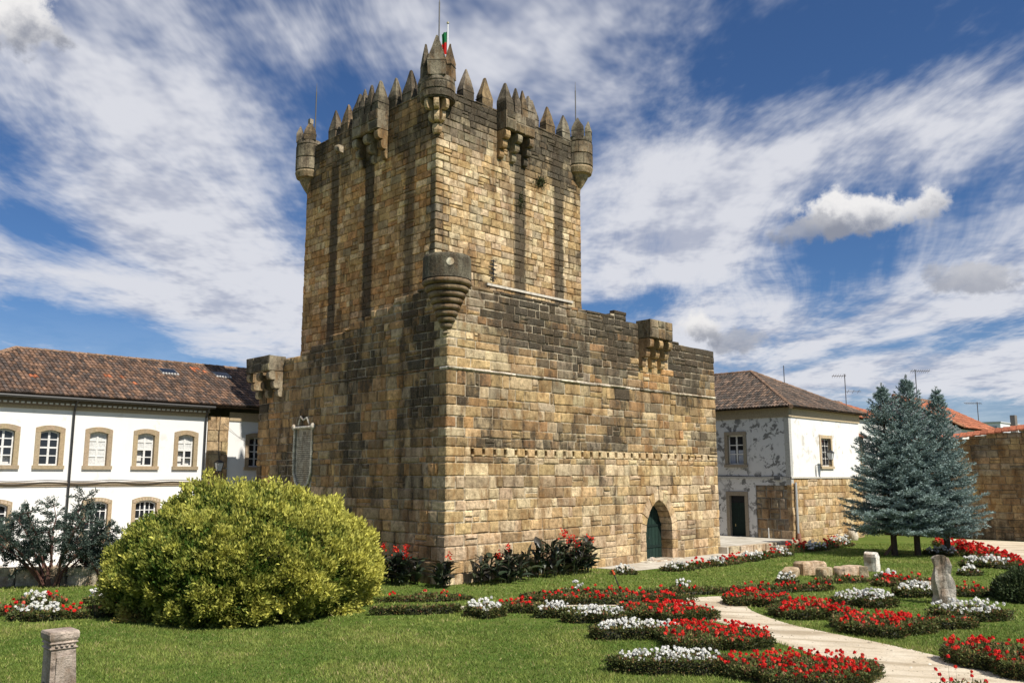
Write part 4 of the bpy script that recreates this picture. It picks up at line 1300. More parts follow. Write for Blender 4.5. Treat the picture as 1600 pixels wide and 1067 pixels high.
mb.build('rubble_core', 'mortar', BW)
k = 0; u = -17.0
while u < -.5:
    w = .42
    z = wtop(u + .2)
    mb = MB(); mb.add([fr_pt(LEFT(WX), q, p, zz) for q in (u, u + w + .01) for p, zz in ((.14, z + .0), (.12, z + .08), (-.25, z + .34), (-.6, z + .1))], [(0, 1, 5, 4), (1, 2, 6, 5), (2, 3, 7, 6), (0, 3, 2, 1), (4, 5, 6, 7)], vary((.36, .125, .07), r3, .2))
    mb.build('coping_tile', 'tile', BW); u += w
CONN = thing('low_annex', 'narrow brown stone annex between the old house and the tall boundary wall', 'building', (37.4, 1, 0))
MB().box(35.85, 38.9, .6, 4, 0, 6.6, (.33, .26, .18)).build('wall', 'mortar', CONN)
tag(tile_slope((35.7, .2, 6.55), (39.2, .2, 6.55), (0, 1, .35), lambda a: 3.6, r3, old=((.30, .13, .08), (.22, .11, .07))).build('roof_tiles', 'tile', CONN), kind='stuff')
MB().add([(35.7, .2, 6.52), (39.2, .2, 6.52), (39.2, 4, 7.85), (35.7, 4, 7.85)], [(0, 1, 2, 3)], (.1, .06, .04)).build('roof_deck', 'tile', CONN)
def red_house(label, x0, x1, y0, y1, ze, zr, tile):
    t = thing('red_roofed_house', label, 'house', ((x0 + x1) / 2, (y0 + y1) / 2, 0), 'houses beyond the wall')
    ym = (y0 + y1) / 2
    mb = MB(); mb.box(x0 + .3, x1 - .3, y0 + .3, y1 - .3, 0, ze - .05, (.74, .72, .68))
    for xx in (x0 + .3, x1 - .3): mb.add([(xx, y0 + .3, ze - .06), (xx, y1 - .3, ze - .06), (xx, ym, zr - .1)], [(0, 1, 2)], (.76, .74, .71))
    mb.build('wall', 'plain', t)
    mb = MB(); mb.add([(x0, y0, ze), (x1, y0, ze), (x1, ym, zr), (x0, ym, zr), (x1, y1, ze), (x0, y1, ze)], [(0, 1, 2, 3), (3, 2, 4, 5)], (.16, .06, .035))
    d_ = mb.build('roof_deck', 'tile', t)
    up = Vector((0, ym - y0, zr - ze))
    tag(tile_slope((x0, y0, ze), (x1, y0, ze), up, lambda a: up.length, r3, .26, .6, old=tile).build('roof_tiles', 'tile', t), kind='stuff')
    mb = MB(); ridge_tiles(mb, (x0, ym, zr + .05), (x1, ym, zr + .05), r3, .16, .6); mb.build('ridge_tiles', 'tile', d_)
    mb = MB(); mb.tube([(x0 + .1, y0 - .02, ze + .1), (x0 + .1, ym, zr + .12)], .12, 6, (.42, .2, .11)); mb.build('verge_tiles', 'tile', d_)
    return t
RT = ((.34, .125, .07), (.40, .15, .08), (.28, .11, .065))
red_house('red tiled roof rising just right of the old peeling house', 38.0, 50.0, 1.5, 12.5, 8.1, 10.0, RT)
red_house('farther red roof with a white gable end beyond the spruces', 50.5, 60.0, -2.4, 8.0, 7.6, 10.4, RT)
tt = thing('flat_white_house', 'small distant white block on the skyline above the boundary wall', 'house', (99, 10, 0))
MB().box(96, 104, 7.6, 14.0, 0, 10.4, (.72, .72, .73)).build('wall', 'plain', tt)
for k in range(6): MB().box(95.95, 96.05, 8.0 + k, 8.55 + k, 8.9, 10.0, (.30, .32, .36)).build('window', 'plain', tt)
MB().box(95.9, 104.1, 7.5, 14.1, 10.4, 10.55, (.5, .5, .5)).build('roof', 'plain', tt)
MB().box(100, 101, 7.0, 7.55, 0, 11.5, (.2, .17, .15)).build('chimney', 'plain', tt)
def antenna(x, y, z0, z1, kind, label, yaw=0.):
    t = thing('tv_antenna', label, 'antenna', (x, y, z0), 'rooftop antennas')
    K = (.10, .10, .105); c, s = math.cos(yaw), math.sin(yaw)
    MB().tube([(x, y, z0 - .5), (x, y, z1)], .035, 6, K).build('mast', 'metal', t)
    if kind:
        for zz, L, n in (((z1 - .12, 1.5, 9),) if kind == 1 else ((z1 - .15, 1.1, 6), (z1 - 1.35, 1.2, 3))):
            off = -.25 if kind == 1 else .0
            if kind == 2 and n == 6: off = -.9
            mb = MB(); mb.tube([(x + c * off * L, y + s * off * L, zz), (x + c * (off + 1) * L, y + s * (off + 1) * L, zz)], .024, 5, K)
            mb.build('boom', 'metal', t)
            for k in range(n):
                q = off + (k + .5) / n
                px, py = x + c * q * L, y + s * q * L
                MB().tube([(px - s * .22, py + c * .22, zz - .12), (px + s * .22, py - c * .22, zz + .12)], .014, 4, K).build('element', 'metal', t)
antenna(43.7, 3.78, 9.7, 11.75, 2, 'two-armed television antenna above the red roof nearest the old house', rad(-45))
antenna(47.6, -.1, 8.6, 12.1, 1, 'tall television antenna rising behind the top of the spruces', rad(-45))
antenna(60.65, -.45, 8.0, 10.35, 1, 'television antenna standing alone on the skyline right of the spruces', rad(135))
antenna(36.65, 5.17, 9.8, 11.9, 0, 'bare antenna mast above the ridge of the old peeling house')

# ------------------------------------------------------------------ foliage helpers
def unit(a):
    return a / np.maximum(np.linalg.norm(a, axis=1, keepdims=True), 1e-6)
def leaf_arrays(P, D, L, W, C, rs, bend=.25, side=None):
    """one bent rhombus per leaf: P base, D direction, L length, W width"""
    n = len(P)
    D = unit(D)
    S = unit(np.cross(D, unit(rs.normal(size=(n, 3))))) if side is None else unit(side)
    U = np.cross(S, D)
    L = np.broadcast_to(L, (n,))[:, None]; W = np.broadcast_to(W, (n,))[:, None]
    V = np.empty((n, 4, 3))
    V[:, 0] = P
    V[:, 1] = P + D * L * .45 + S * W * .5 + U * L * bend * .25
    V[:, 2] = P + D * L - U * L * bend * .3
    V[:, 3] = P + D * L * .45 - S * W * .5 + U * L * bend * .25
    Cc = np.repeat(np.concatenate([C, np.zeros((n, 1))], 1)[:, None, :], 4, 1)
    F = np.arange(4 * n).reshape(n, 4)
    return V.reshape(-1, 3), F, Cc.reshape(-1, 4)
def join(parts):
    V = []; F = []; C = []; o = 0
    for v, f, c in parts:
        V.append(v); F.append(np.asarray(f) + o); C.append(c); o += len(v)
    return np.concatenate(V), np.concatenate(F), np.concatenate(C)
def put_np(name, arrs, mat, parent, origin, kind=None, smooth=False):
    V, F, C = arrs
    me = np_mesh(name, np.asarray(V) - np.array(origin), F, C, M[mat], smooth)
    o = reg(bpy.data.objects.new(name, me), parent, origin)
    return tag(o, kind=kind)
def noise3(P, s, k=0.0):
    return np.array([mnoise.noise(Vector((p[0] * s + k, p[1] * s, p[2] * s))) for p in P])
def pal(rs, n, cols, w, amp=.2):
    idx = rs.choice(len(cols), n, p=np.array(w) / sum(w))
    return np.array(cols)[idx] * (1 + rs.uniform(-amp, amp, (n, 1)))
def dome_arrays(c, rx, h, prof, nseg=40, nz_=14, lump=.0, col=(.02, .03, .01)):
    V = []
    for j in range(nz_ + 1):
        t = j / nz_
        for i in range(nseg):
            a = 2 * math.pi * i / nseg; r = rx * prof(t)
            p = Vector((math.cos(a) * r, math.sin(a) * r, h * t))
            k = 1 + lump * mnoise.noise(p * .9 + Vector((c[0], c[1], 0)))
            V.append((c[0] + p.x * k, c[1] + p.y * k, max(0, p.z * k)))
    F = [(j * nseg + i, j * nseg + (i + 1) % nseg, (j + 1) * nseg + (i + 1) % nseg, (j + 1) * nseg + i) for j in range(nz_) for i in range(nseg)]
    return np.array(V), np.array(F), np.tile(np.array((*col, 0)), (len(V), 1))

# ------------------------------------------------------------------ clipped golden thuja
BC = (-7.72, .18); BR_, BH = 3.92, 3.52
bprof = lambda t: float(np.interp(t, (0, .12, .3, .45, .6, .72, .82, .9, .96, 1), (.84, .94, 1.0, .985, .91, .80, .65, .48, .29, .03)))
th = thing('thuja_bush', 'huge clipped golden thuja dome on the lawn left of the castle', 'bush', (*BC, 0))
rs = np.random.default_rng(5)
n = 52000
t = np.clip(rs.beta(1.0, 1.0, n) * 1.0, 0, .995)
ang = rs.uniform(0, 2 * math.pi, n)
pr = np.interp(t, (0, .12, .3, .45, .6, .72, .82, .9, .96, 1), (.84, .94, 1.0, .985, .91, .80, .65, .48, .29, .03))
keep_ = rs.random(n) < np.clip(pr + .25 * (t > .8), 0.1, 1)
t, ang, pr = t[keep_], ang[keep_], pr[keep_]
n = len(t)
P0 = np.stack([np.cos(ang) * pr * BR_, np.sin(ang) * pr * BR_, t * BH], 1)
Nn = unit(np.stack([np.cos(ang) * pr / BR_, np.sin(ang) * pr / BR_, np.maximum(t - .30, -.12) / BH * 2.2], 1))
lum = noise3(P0, .75, 3.1); lum2 = noise3(P0, 2.3, 8.0); lum3 = noise3(P0, .33, 1.7)
lum4 = noise3(P0, 1.35, 12.0); lum5 = noise3(P0, 4.6, 2.0)
P1 = P0 + Nn * (lum * .42 + lum4 * .36 + lum2 * .26 + lum5 * .27 - .06 + rs.uniform(-.16, .05, n))[:, None]
P1[:, 2] = np.maximum(P1[:, 2], .02)
P1 = P1 + np.array((*BC, 0))
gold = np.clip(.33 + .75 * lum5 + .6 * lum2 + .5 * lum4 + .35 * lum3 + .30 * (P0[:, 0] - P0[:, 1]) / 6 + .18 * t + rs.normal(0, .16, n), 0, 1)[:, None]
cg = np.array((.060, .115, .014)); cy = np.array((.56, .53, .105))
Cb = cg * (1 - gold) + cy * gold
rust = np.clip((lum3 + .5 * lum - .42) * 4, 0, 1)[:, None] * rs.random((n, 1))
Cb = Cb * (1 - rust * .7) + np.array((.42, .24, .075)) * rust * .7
Cb *= 1 + rs.uniform(-.2, .2, (n, 1))
parts = []
for k in range(4):
    D = Nn * .55 + np.array((0, 0, .55)) + rs.normal(0, .42, (n, 3))
    q = P1 + rs.normal(0, .05, (n, 3))
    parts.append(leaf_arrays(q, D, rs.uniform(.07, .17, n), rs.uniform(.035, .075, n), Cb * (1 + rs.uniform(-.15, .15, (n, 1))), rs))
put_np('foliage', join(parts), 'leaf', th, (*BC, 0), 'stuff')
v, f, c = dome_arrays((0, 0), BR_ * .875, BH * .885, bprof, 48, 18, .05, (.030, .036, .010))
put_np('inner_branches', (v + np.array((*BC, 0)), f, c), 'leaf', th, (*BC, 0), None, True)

# ------------------------------------------------------------------ blue spruces
def spruce(x, y, H, R_, z0, label, seed, lean=(0, 0)):
    rs = np.random.default_rng(seed); rn = random.Random(seed)
    t = thing('blue_spruce', label, 'tree', (x, y, 0), 'blue spruces')
    axis = lambda z: Vector((x + lean[0] * z / H, y + lean[1] * z / H, z))
    MB().tube([axis(z) for z in np.linspace(0, H * .97, 12)], list(np.linspace(.17, .015, 12)), 8, (.085, .062, .045)).build('trunk', 'bark', t)
    P = []; D = []; K = []; br = MB()
    z = z0
    while z < H - .12:
        f_ = (z - z0) / (H - z0)
        Lb = R_ * (1 - f_) ** .86 * (1.0 if f_ > .12 else .76 + 2 * f_) + .10 * (1 - f_)
        nb = rn.randint(7, 9) if f_ < .8 else rn.randint(5, 6)
        a0 = rn.random() * 6.28
        for i in range(nb):
            a = a0 + 6.28 * i / nb + rn.uniform(-.3, .3)
            L = Lb * rn.uniform(.74, 1.06)
            h = Vector((math.cos(a), math.sin(a), 0)); b0 = axis(z + rn.uniform(-.1, .1))
            droop = .30 * (1 - f_) ; rise = .12 + .62 * f_ ** 2
            pt = lambda q: b0 + h * (L * q) + Vector((0, 0, L * (rise * q - droop * q + .22 * q * q)))
            if L > .5 and i % 2 == 0:
                br.tube([pt(0), pt(.5), pt(.95)], [.028, .018, .006], 4, (.10, .075, .055))
            ns = max(4, int(L / .15))
            for k in range(ns):
                q = (k + .6) / ns; p = pt(q); dd = (pt(min(1, q + .05)) - pt(q - .05)).normalized()
                sd = dd.cross(Vector((0, 0, 1))).normalized()
                tw = [(p, dd, .12)]
                if q > .18:
                    sl = (1.12 - q) * L * .42 + .10
                    for s_ in (-1, 1):
                        tw.append((p, (dd * .75 + sd * s_ * .85 + Vector((0, 0, rn.uniform(-.12, .16)))).normalized(), min(sl, .62) * rn.uniform(.7, 1.15)))
                for (p_, d_, l_) in tw:
                    m = max(2, int(l_ / .095))
                    for e in range(m):
                        w = (e + rn.random() * .6) / m
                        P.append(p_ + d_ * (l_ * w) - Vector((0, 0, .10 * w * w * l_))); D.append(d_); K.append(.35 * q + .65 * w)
        z += rn.uniform(.21, .31) * (1 if f_ < .75 else .7)
    P = np.array([tuple(p) for p in P]); D = np.array([tuple(p) for p in D]); K = np.array(K); n = len(P)
    parts = []
    for k in range(3):
        dd = D * .9 + rs.normal(0, .42, (n, 3)) + np.array((0, 0, .16))
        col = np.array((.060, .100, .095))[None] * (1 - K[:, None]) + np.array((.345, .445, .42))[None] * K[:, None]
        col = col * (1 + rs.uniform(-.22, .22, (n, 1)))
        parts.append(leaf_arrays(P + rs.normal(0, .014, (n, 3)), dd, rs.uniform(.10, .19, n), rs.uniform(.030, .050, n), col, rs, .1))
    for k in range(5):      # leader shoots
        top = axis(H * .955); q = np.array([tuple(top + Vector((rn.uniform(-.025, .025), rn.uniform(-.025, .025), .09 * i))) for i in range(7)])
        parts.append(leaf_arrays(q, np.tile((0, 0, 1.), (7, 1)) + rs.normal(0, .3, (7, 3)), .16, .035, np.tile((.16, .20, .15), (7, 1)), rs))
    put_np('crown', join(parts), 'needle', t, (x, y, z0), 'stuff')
    br.build('branches', 'bark', t)
    return n
spruce(24.75, -7.75, 8.95, 2.95, 1.2, 'tallest blue spruce in the middle of the clump', 3)
spruce(24.0, -6.9, 8.5, 2.85, 1.25, 'blue spruce on the left of the clump, nearest the old house', 4, (-.1, .1))
spruce(25.75, -8.85, 8.3, 2.3, 1.15, 'blue spruce with a separate spire on the right of the clump', 6, (.05, .0))
MB_ = MB()
tag(MB().tube([(23.6, -6.55, .0), (24.0, -6.85, .55), (24.3, -7.1, 1.4)], [.09, .08, .06], 7, (.16, .10, .065)).build('leaning_stem', 'bark'), 'bare reddish stem leaning against the left spruce trunk', 'stem')

# ------------------------------------------------------------------ dark juniper by the long white building
def juniper(x, y, h, r, seed, label, nst=11):
    rs = np.random.default_rng(seed); rn = random.Random(seed)
    t = thing('juniper_shrub', label, 'shrub', (x, y, 0), 'junipers by the white building')
    tips = []
    for i in range(nst):
        a = 6.28 * i / nst + rn.uniform(-.25, .25); sp = rn.uniform(.35, 1.0)
        hh = h * rn.uniform(.55, .95) * (1.12 - .35 * sp)
        b = Vector((x + .25 * math.cos(a), y + .25 * math.sin(a), 0))
        pts = [b]
        for k in range(1, 7):
            q = k / 6
            pts.append(b + Vector((math.cos(a) * r * sp * q ** 1.25 + rn.uniform(-.07, .07), math.sin(a) * r * sp * q ** 1.25 + rn.uniform(-.07, .07), hh * q ** .85)))
        MB().tube(pts, list(np.linspace(.055, .012, 7)), 6, vary((.145, .075, .06), rn, .2)).build('stem', 'bark', t)
        for k in range(2, 7):
            for s_ in range(5 if k > 2 else 2):
                d = Vector((rn.gauss(0, 1), rn.gauss(0, 1), rn.gauss(.3, .6))).normalized()
                l = rn.uniform(.2, .62)
                tips.append((pts[k], pts[k] + d * l, l))
    tw = MB()
    P = []; D = []
    for p, q, l in tips:
        tw.tube([p, p.lerp(q, .5) + Vector((0, 0, -.03)), q], [.012, .009, .004], 4, (.12, .07, .055), False)
        m = int(l / .02)
        for e in range(m):
            w = .22 + .8 * e / m
            P.append(p.lerp(q, w) + Vector((rn.gauss(0, .045), rn.gauss(0, .045), rn.gauss(0, .035)))); D.append((q - p).normalized() + Vector((0, 0, .35)))
    tw.build('twigs', 'bark', t)
    P = np.array([tuple(p) for p in P]); D = np.array([tuple(p) for p in D]); n = len(P)
    parts = [leaf_arrays(P + rs.normal(0, .03, (n, 3)), D + rs.normal(0, .5, (n, 3)), rs.uniform(.07, .15, n), rs.uniform(.025, .045, n),
                         pal(rs, n, ((.055, .085, .065), (.09, .125, .10), (.035, .055, .045), (.13, .165, .13)), (3, 4, 2, 1.4)), rs) for k in range(3)]
    put_np('foliage', join(parts), 'leaf', t, (x, y, 0), 'stuff')
juniper(-10.25, 10.1, 3.75, 2.25, 15, 'dark many-stemmed juniper in front of the low stone wall', 14)
juniper(-12.6, 12.3, 3.2, 2.0, 16, 'dark juniper cut off by the left edge of the picture', 10)
juniper(-8.6, 9.3, 2.2, 1.35, 18, 'lower dark juniper half hidden behind the golden thuja', 9)

# ------------------------------------------------------------------ cannas against the castle wall
def canna_leaf(seed):
    rn = random.Random(seed); V = []; F = []; m = 6
    L = 1.0; W = .38 + rn.uniform(-.04, .04)
    for i in range(m + 1):
        q = i / m; w = W * math.sin(math.pi * min(1, q * .92 + .06)) ** .8 * .5 * (1.15 - .3 * q)
        zc = .10 * math.sin(q * 2.2) - .28 * q * q
        V += [(-w, q * L, zc + w * .45), (0, q * L, zc), (w, q * L, zc + w * .45)]
    for i in range(m):
        a = i * 3
        F += [(a, a + 1, a + 4, a + 3), (a + 1, a + 2, a + 5, a + 4)]
    c = pal(np.random.default_rng(seed), 1, ((.030, .048, .024), (.045, .062, .030), (.040, .036, .028), (.10, .11, .055), (.028, .042, .026)), (3, 3, 2, .8, 3))[0]
    return np_mesh('canna_leaf', V, F, np.tile((*c, 0), (len(V), 1)), M['leaf_gloss'], True)
CL = [canna_leaf(s) for s in range(7)]
def canna(x, y, hl, hd, h, nst, seed, label, flowers):
    rn = random.Random(seed); rs = np.random.default_rng(seed)
    t = thing('canna_clump', label, 'plant', (x, y, 0), 'cannas against the castle')
    fl = []
    for i in range(nst):
        px, py = x + rn.uniform(-1, 1) * hl, y + rn.uniform(-1, 1) * hd
        hh = h * rn.uniform(.62, 1.0)
        lx, ly = rn.uniform(-.1, .1), rn.uniform(-.12, .04)
        MB().tube([(px, py, 0), (px + lx * .5, py + ly * .5, hh * .6), (px + lx, py + ly, hh)], [.018, .015, .008], 5, (.06, .07, .03)).build('stem', 'leaf_gloss', t)
        nl = rn.randint(5, 7); a = rn.random() * 6.28
        for k in range(nl):
            q = .12 + .80 * k / nl
            o = bpy.data.objects.new('leaf', rn.choice(CL))
            COL.objects.link(o); o.parent = t
            s_ = rn.uniform(.44, .66) * (1.05 - .35 * q)
            o.location = (px + lx * q - x, py + ly * q - y, hh * q)
            o.scale = (s_, s_, s_)
            o.rotation_euler = (rn.uniform(.25, 1.15), rn.uniform(-.3, .3), a)
            a += 2.4 + rn.uniform(-.4, .4)
        if i < flowers: fl.append((px + lx, py + ly, hh))
    for p in fl:
        n = 20
        q = np.array(p)[None] + rs.normal(0, 1, (n, 3)) * np.array((.06, .06, .09)) + np.array((0, 0, .10))
        put_np('flower_head', leaf_arrays(q, rs.normal(0, 1, (n, 3)) + np.array((0, 0, .5)), .11, .07, pal(rs, n, ((.72, .035, .02), (.60, .02, .02), (.80, .10, .04)), (3, 2, 1)), rs), 'petal', t, p, 'stuff')
canna(-.75, 1.9, .5, .85, 1.2, 24, 61, 'canna clump with red flowers on the shaded side beside the thuja', 5)
canna(-.35, -.25, .26, .26, 1.0, 10, 62, 'smallest canna clump right at the castle corner', 1)
canna(2.35, -.75, 1.25, .4, 1.2, 34, 63, 'low wide canna clump nearest the castle corner on the sunny side', 2)
canna(5.9, -.85, 1.75, .42, 1.65, 42, 64, 'largest canna clump with red flower heads left of the arched door', 8)
tf = thing('wall_weed', 'dark weed tuft growing from the sunny face of the keep', 'plant', (8.4, 2.97, 18.2))
rs = np.random.default_rng(9); n = 160
put_np('leaves', leaf_arrays(np.array((8.4, 2.95, 18.25)) + rs.normal(0, 1, (n, 3)) * np.array((.16, .06, .12)), rs.normal(0, 1, (n, 3)) + np.array((0, -1, -.2)), .16, .05, pal(rs, n, ((.04, .06, .02), (.07, .08, .03)), (1, 1)), rs), 'leaf', tf, (8.4, 2.97, 18.2), 'stuff')
tf = thing('wall_weed', 'thin weed hanging in the dark streak low on the sunny face of the keep', 'plant', (7.0, 2.97, 16.9))
put_np('leaves', leaf_arrays(np.array((7.0, 2.95, 16.95)) + rs.normal(0, 1, (90, 3)) * np.array((.09, .05, .2)), rs.normal(0, 1, (90, 3)) + np.array((0, -1, -.6)), .15, .045, pal(rs, 90, ((.04, .06, .02), (.07, .08, .03)), (1, 1)), rs), 'leaf', tf, (7.0, 2.97, 16.9), 'stuff')

# ------------------------------------------------------------------ flower beds with box edging
HEDGE = ((.085, .105, .030), (.13, .14, .040), (.055, .072, .022), (.22, .15, .055), (.17, .08, .045))
def bed(cx, cy, ang, hl, hd, hh, fh, kind, label, seed):
    rs = np.random.default_rng(seed)
    t = thing('flower_bed', label, 'flower bed', (cx, cy, 0), 'flower beds')
    dist = math.hypot(cx - CAM.x, cy - CAM.y); sc_ = min(max(dist / 20., .85), 2.2)
    if kind[0] == 'R' and kind != 'R0': hl *= 1.14; hd *= 1.12
    hh *= .78 if kind[0] == 'R' else .95
    fh *= 1.15
    ca, sa = math.cos(ang), math.sin(ang)
    wob = lambda a: 1 + .13 * np.sin(3 * a + cx * 7) + .09 * np.sin(5 * a + cy * 9) + .05 * np.sin(9 * a + cx)
    to = lambda a, b, z: np.stack([cx + a * ca - b * sa, cy + a * sa + b * ca, z], 1)
    # soil and dark twigs inside the box edging
    m = 28; V = []
    for r_, z in ((1.0, 0.), (.97, hh * .8), (.8, hh * .86), (.0, hh * .7)):
        for k in range(m):
            a = 2 * math.pi * k / m; w = float(wob(a)) - .04
            V.append((math.cos(a) * hl * r_ * w, math.sin(a) * hd * r_ * w, z))
    V = np.array(V); F = [(j * m + k, j * m + (k + 1) % m, (j + 1) * m + (k + 1) % m, (j + 1) * m + k) for j in range(3) for k in range(m)]
    core = (to(V[:, 0], V[:, 1], V[:, 2]), np.array(F), np.tile((.028, .030, .012, 0), (len(V), 1)))
    per = math.pi * (hl + hd); area = math.pi * hl * hd
    lf = .055 * sc_
    ns = int(min(9000, per * (hh + .05) * 2600 / sc_ ** 2)); a = rs.uniform(0, 6.283, ns); rr = wob(a) + rs.normal(0, .04, ns)
    a2 = np.arctan2(np.sin(a) / max(hd, .05) * hl, np.cos(a)) if False else a
    zz = rs.uniform(.0, 1.0, ns) ** .8 * hh
    Pp = to(np.cos(a2) * hl * rr, np.sin(a2) * hd * rr, zz)
    Dn = to(np.cos(a2) / hl, np.sin(a2) / hd, np.full(ns, .5)) - np.array((cx, cy, 0))
    parts = [core, leaf_arrays(Pp, unit(Dn) + rs.normal(0, .55, (ns, 3)), lf * rs.uniform(.7, 1.3, ns), lf * .6, pal(rs, ns, HEDGE, (4, 3, 3, 1.1, .5), .3), rs)]
    nt = int(min(9000, area * 1500 / sc_ ** 2))
    rad_ = np.sqrt(rs.random(nt)); a = rs.uniform(0, 6.283, nt)
    wa = wob(a); Pt = to(np.cos(a) * hl * rad_ * wa, np.sin(a) * hd * rad_ * wa, hh * .82 + rs.uniform(-.02, .55, nt) * fh * np.clip(1.25 - rad_, .2, 1))
    rim = rad_ > .82
    Pt[rim, 2] = hh * (.9 + .14 * rs.random(rim.sum()))
    ct = pal(rs, nt, ((.10, .135, .035), (.16, .18, .05), (.27, .20, .075), (.22, .10, .06), (.065, .085, .026)), (4, 3, 2, 1.6, 2), .3)
    parts.append(leaf_arrays(Pt, rs.normal(0, .6, (nt, 3)) + np.array((0, 0, .7)), lf * rs.uniform(.8, 1.7, nt), lf * .75, ct, rs))
    put_np('box_edging', join(parts), 'leaf', t, (cx, cy, 0), 'stuff')
    den = {'W': 120, 'R2': 88, 'R1': 58, 'R0': 20, 'H': 0}[kind]
    nf = int(area * den / sc_ ** .8)
    if not nf: return
    lim = .90 if kind == 'W' else 1.02
    rad_ = np.sqrt(rs.random(nf)) * lim; a = rs.uniform(0, 6.283, nf)
    wa = wob(a); x_, y_ = np.cos(a) * hl * rad_ * wa, np.sin(a) * hd * rad_ * wa
    if kind != 'W':        # reds thin out in patches
        dn = np.array([mnoise.noise(Vector((p * 1.1 + cx, q * 1.1 + cy, 3))) for p, q in zip(x_, y_)])
        k = dn > -.16 + rs.normal(0, .16, nf)
        x_, y_, rad_ = x_[k], y_[k], rad_[k]; nf = len(x_)
    hz = hh * .86 + fh * (.15 + 1.15 * rs.random(nf) ** 1.5) * (1.1 - .55 * rad_ ** 2)
    Hd = to(x_, y_, hz)
    npet = 9 if dist < 32 else 6
    R_ = (.060 if kind == 'W' else .062) * sc_ ** .75
    base_c = pal(rs, nf, ((.86, .85, .80), (.80, .79, .72)) if kind == 'W' else ((.74, .022, .018), (.60, .014, .014), (.82, .06, .035), (.78, .16, .10)), (3, 1) if kind == 'W' else (4, 3, 2, .5), .08)
    Pq = np.repeat(Hd, npet, 0); cq = np.repeat(base_c, npet, 0); n = len(Pq)
    d = rs.normal(0, 1, (n, 3)); d[:, 2] = np.abs(d[:, 2]) * .55 + .12; d = unit(d)
    siz = np.repeat(rs.uniform(.75, 1.25, nf), npet)
    tang = unit(np.cross(d, rs.normal(0, 1, (n, 3))))
    pet = leaf_arrays(Pq + d * R_ * .35 - tang * R_ * .5 * siz[:, None], tang, R_ * 1.15 * siz, R_ * 1.0 * siz, cq * (1 + rs.uniform(-.1, .06, (n, 1))), rs, .2, np.cross(d, tang))
    ft = put_np('white_flowers' if kind == 'W' else 'red_flowers', pet, 'petal', t, (cx, cy, hh), 'stuff')
    if kind in ('R0', 'R1') or fh >= .2:
        k = rs.random(nf) < (1.1 if kind == 'R0' else .5); q = Hd[k]; m = len(q)
        if m:
            stems = leaf_arrays(np.stack([q[:, 0], q[:, 1], np.full(m, hh * .5)], 1), np.tile((0, 0, 1.), (m, 1)) + rs.normal(0, .04, (m, 3)), q[:, 2] - hh * .5, .018 * sc_, np.tile((.10, .12, .04), (m, 1)), rs, 0)
            put_np('flower_stems', stems, 'leaf', t, (cx, cy, 0), 'stuff')
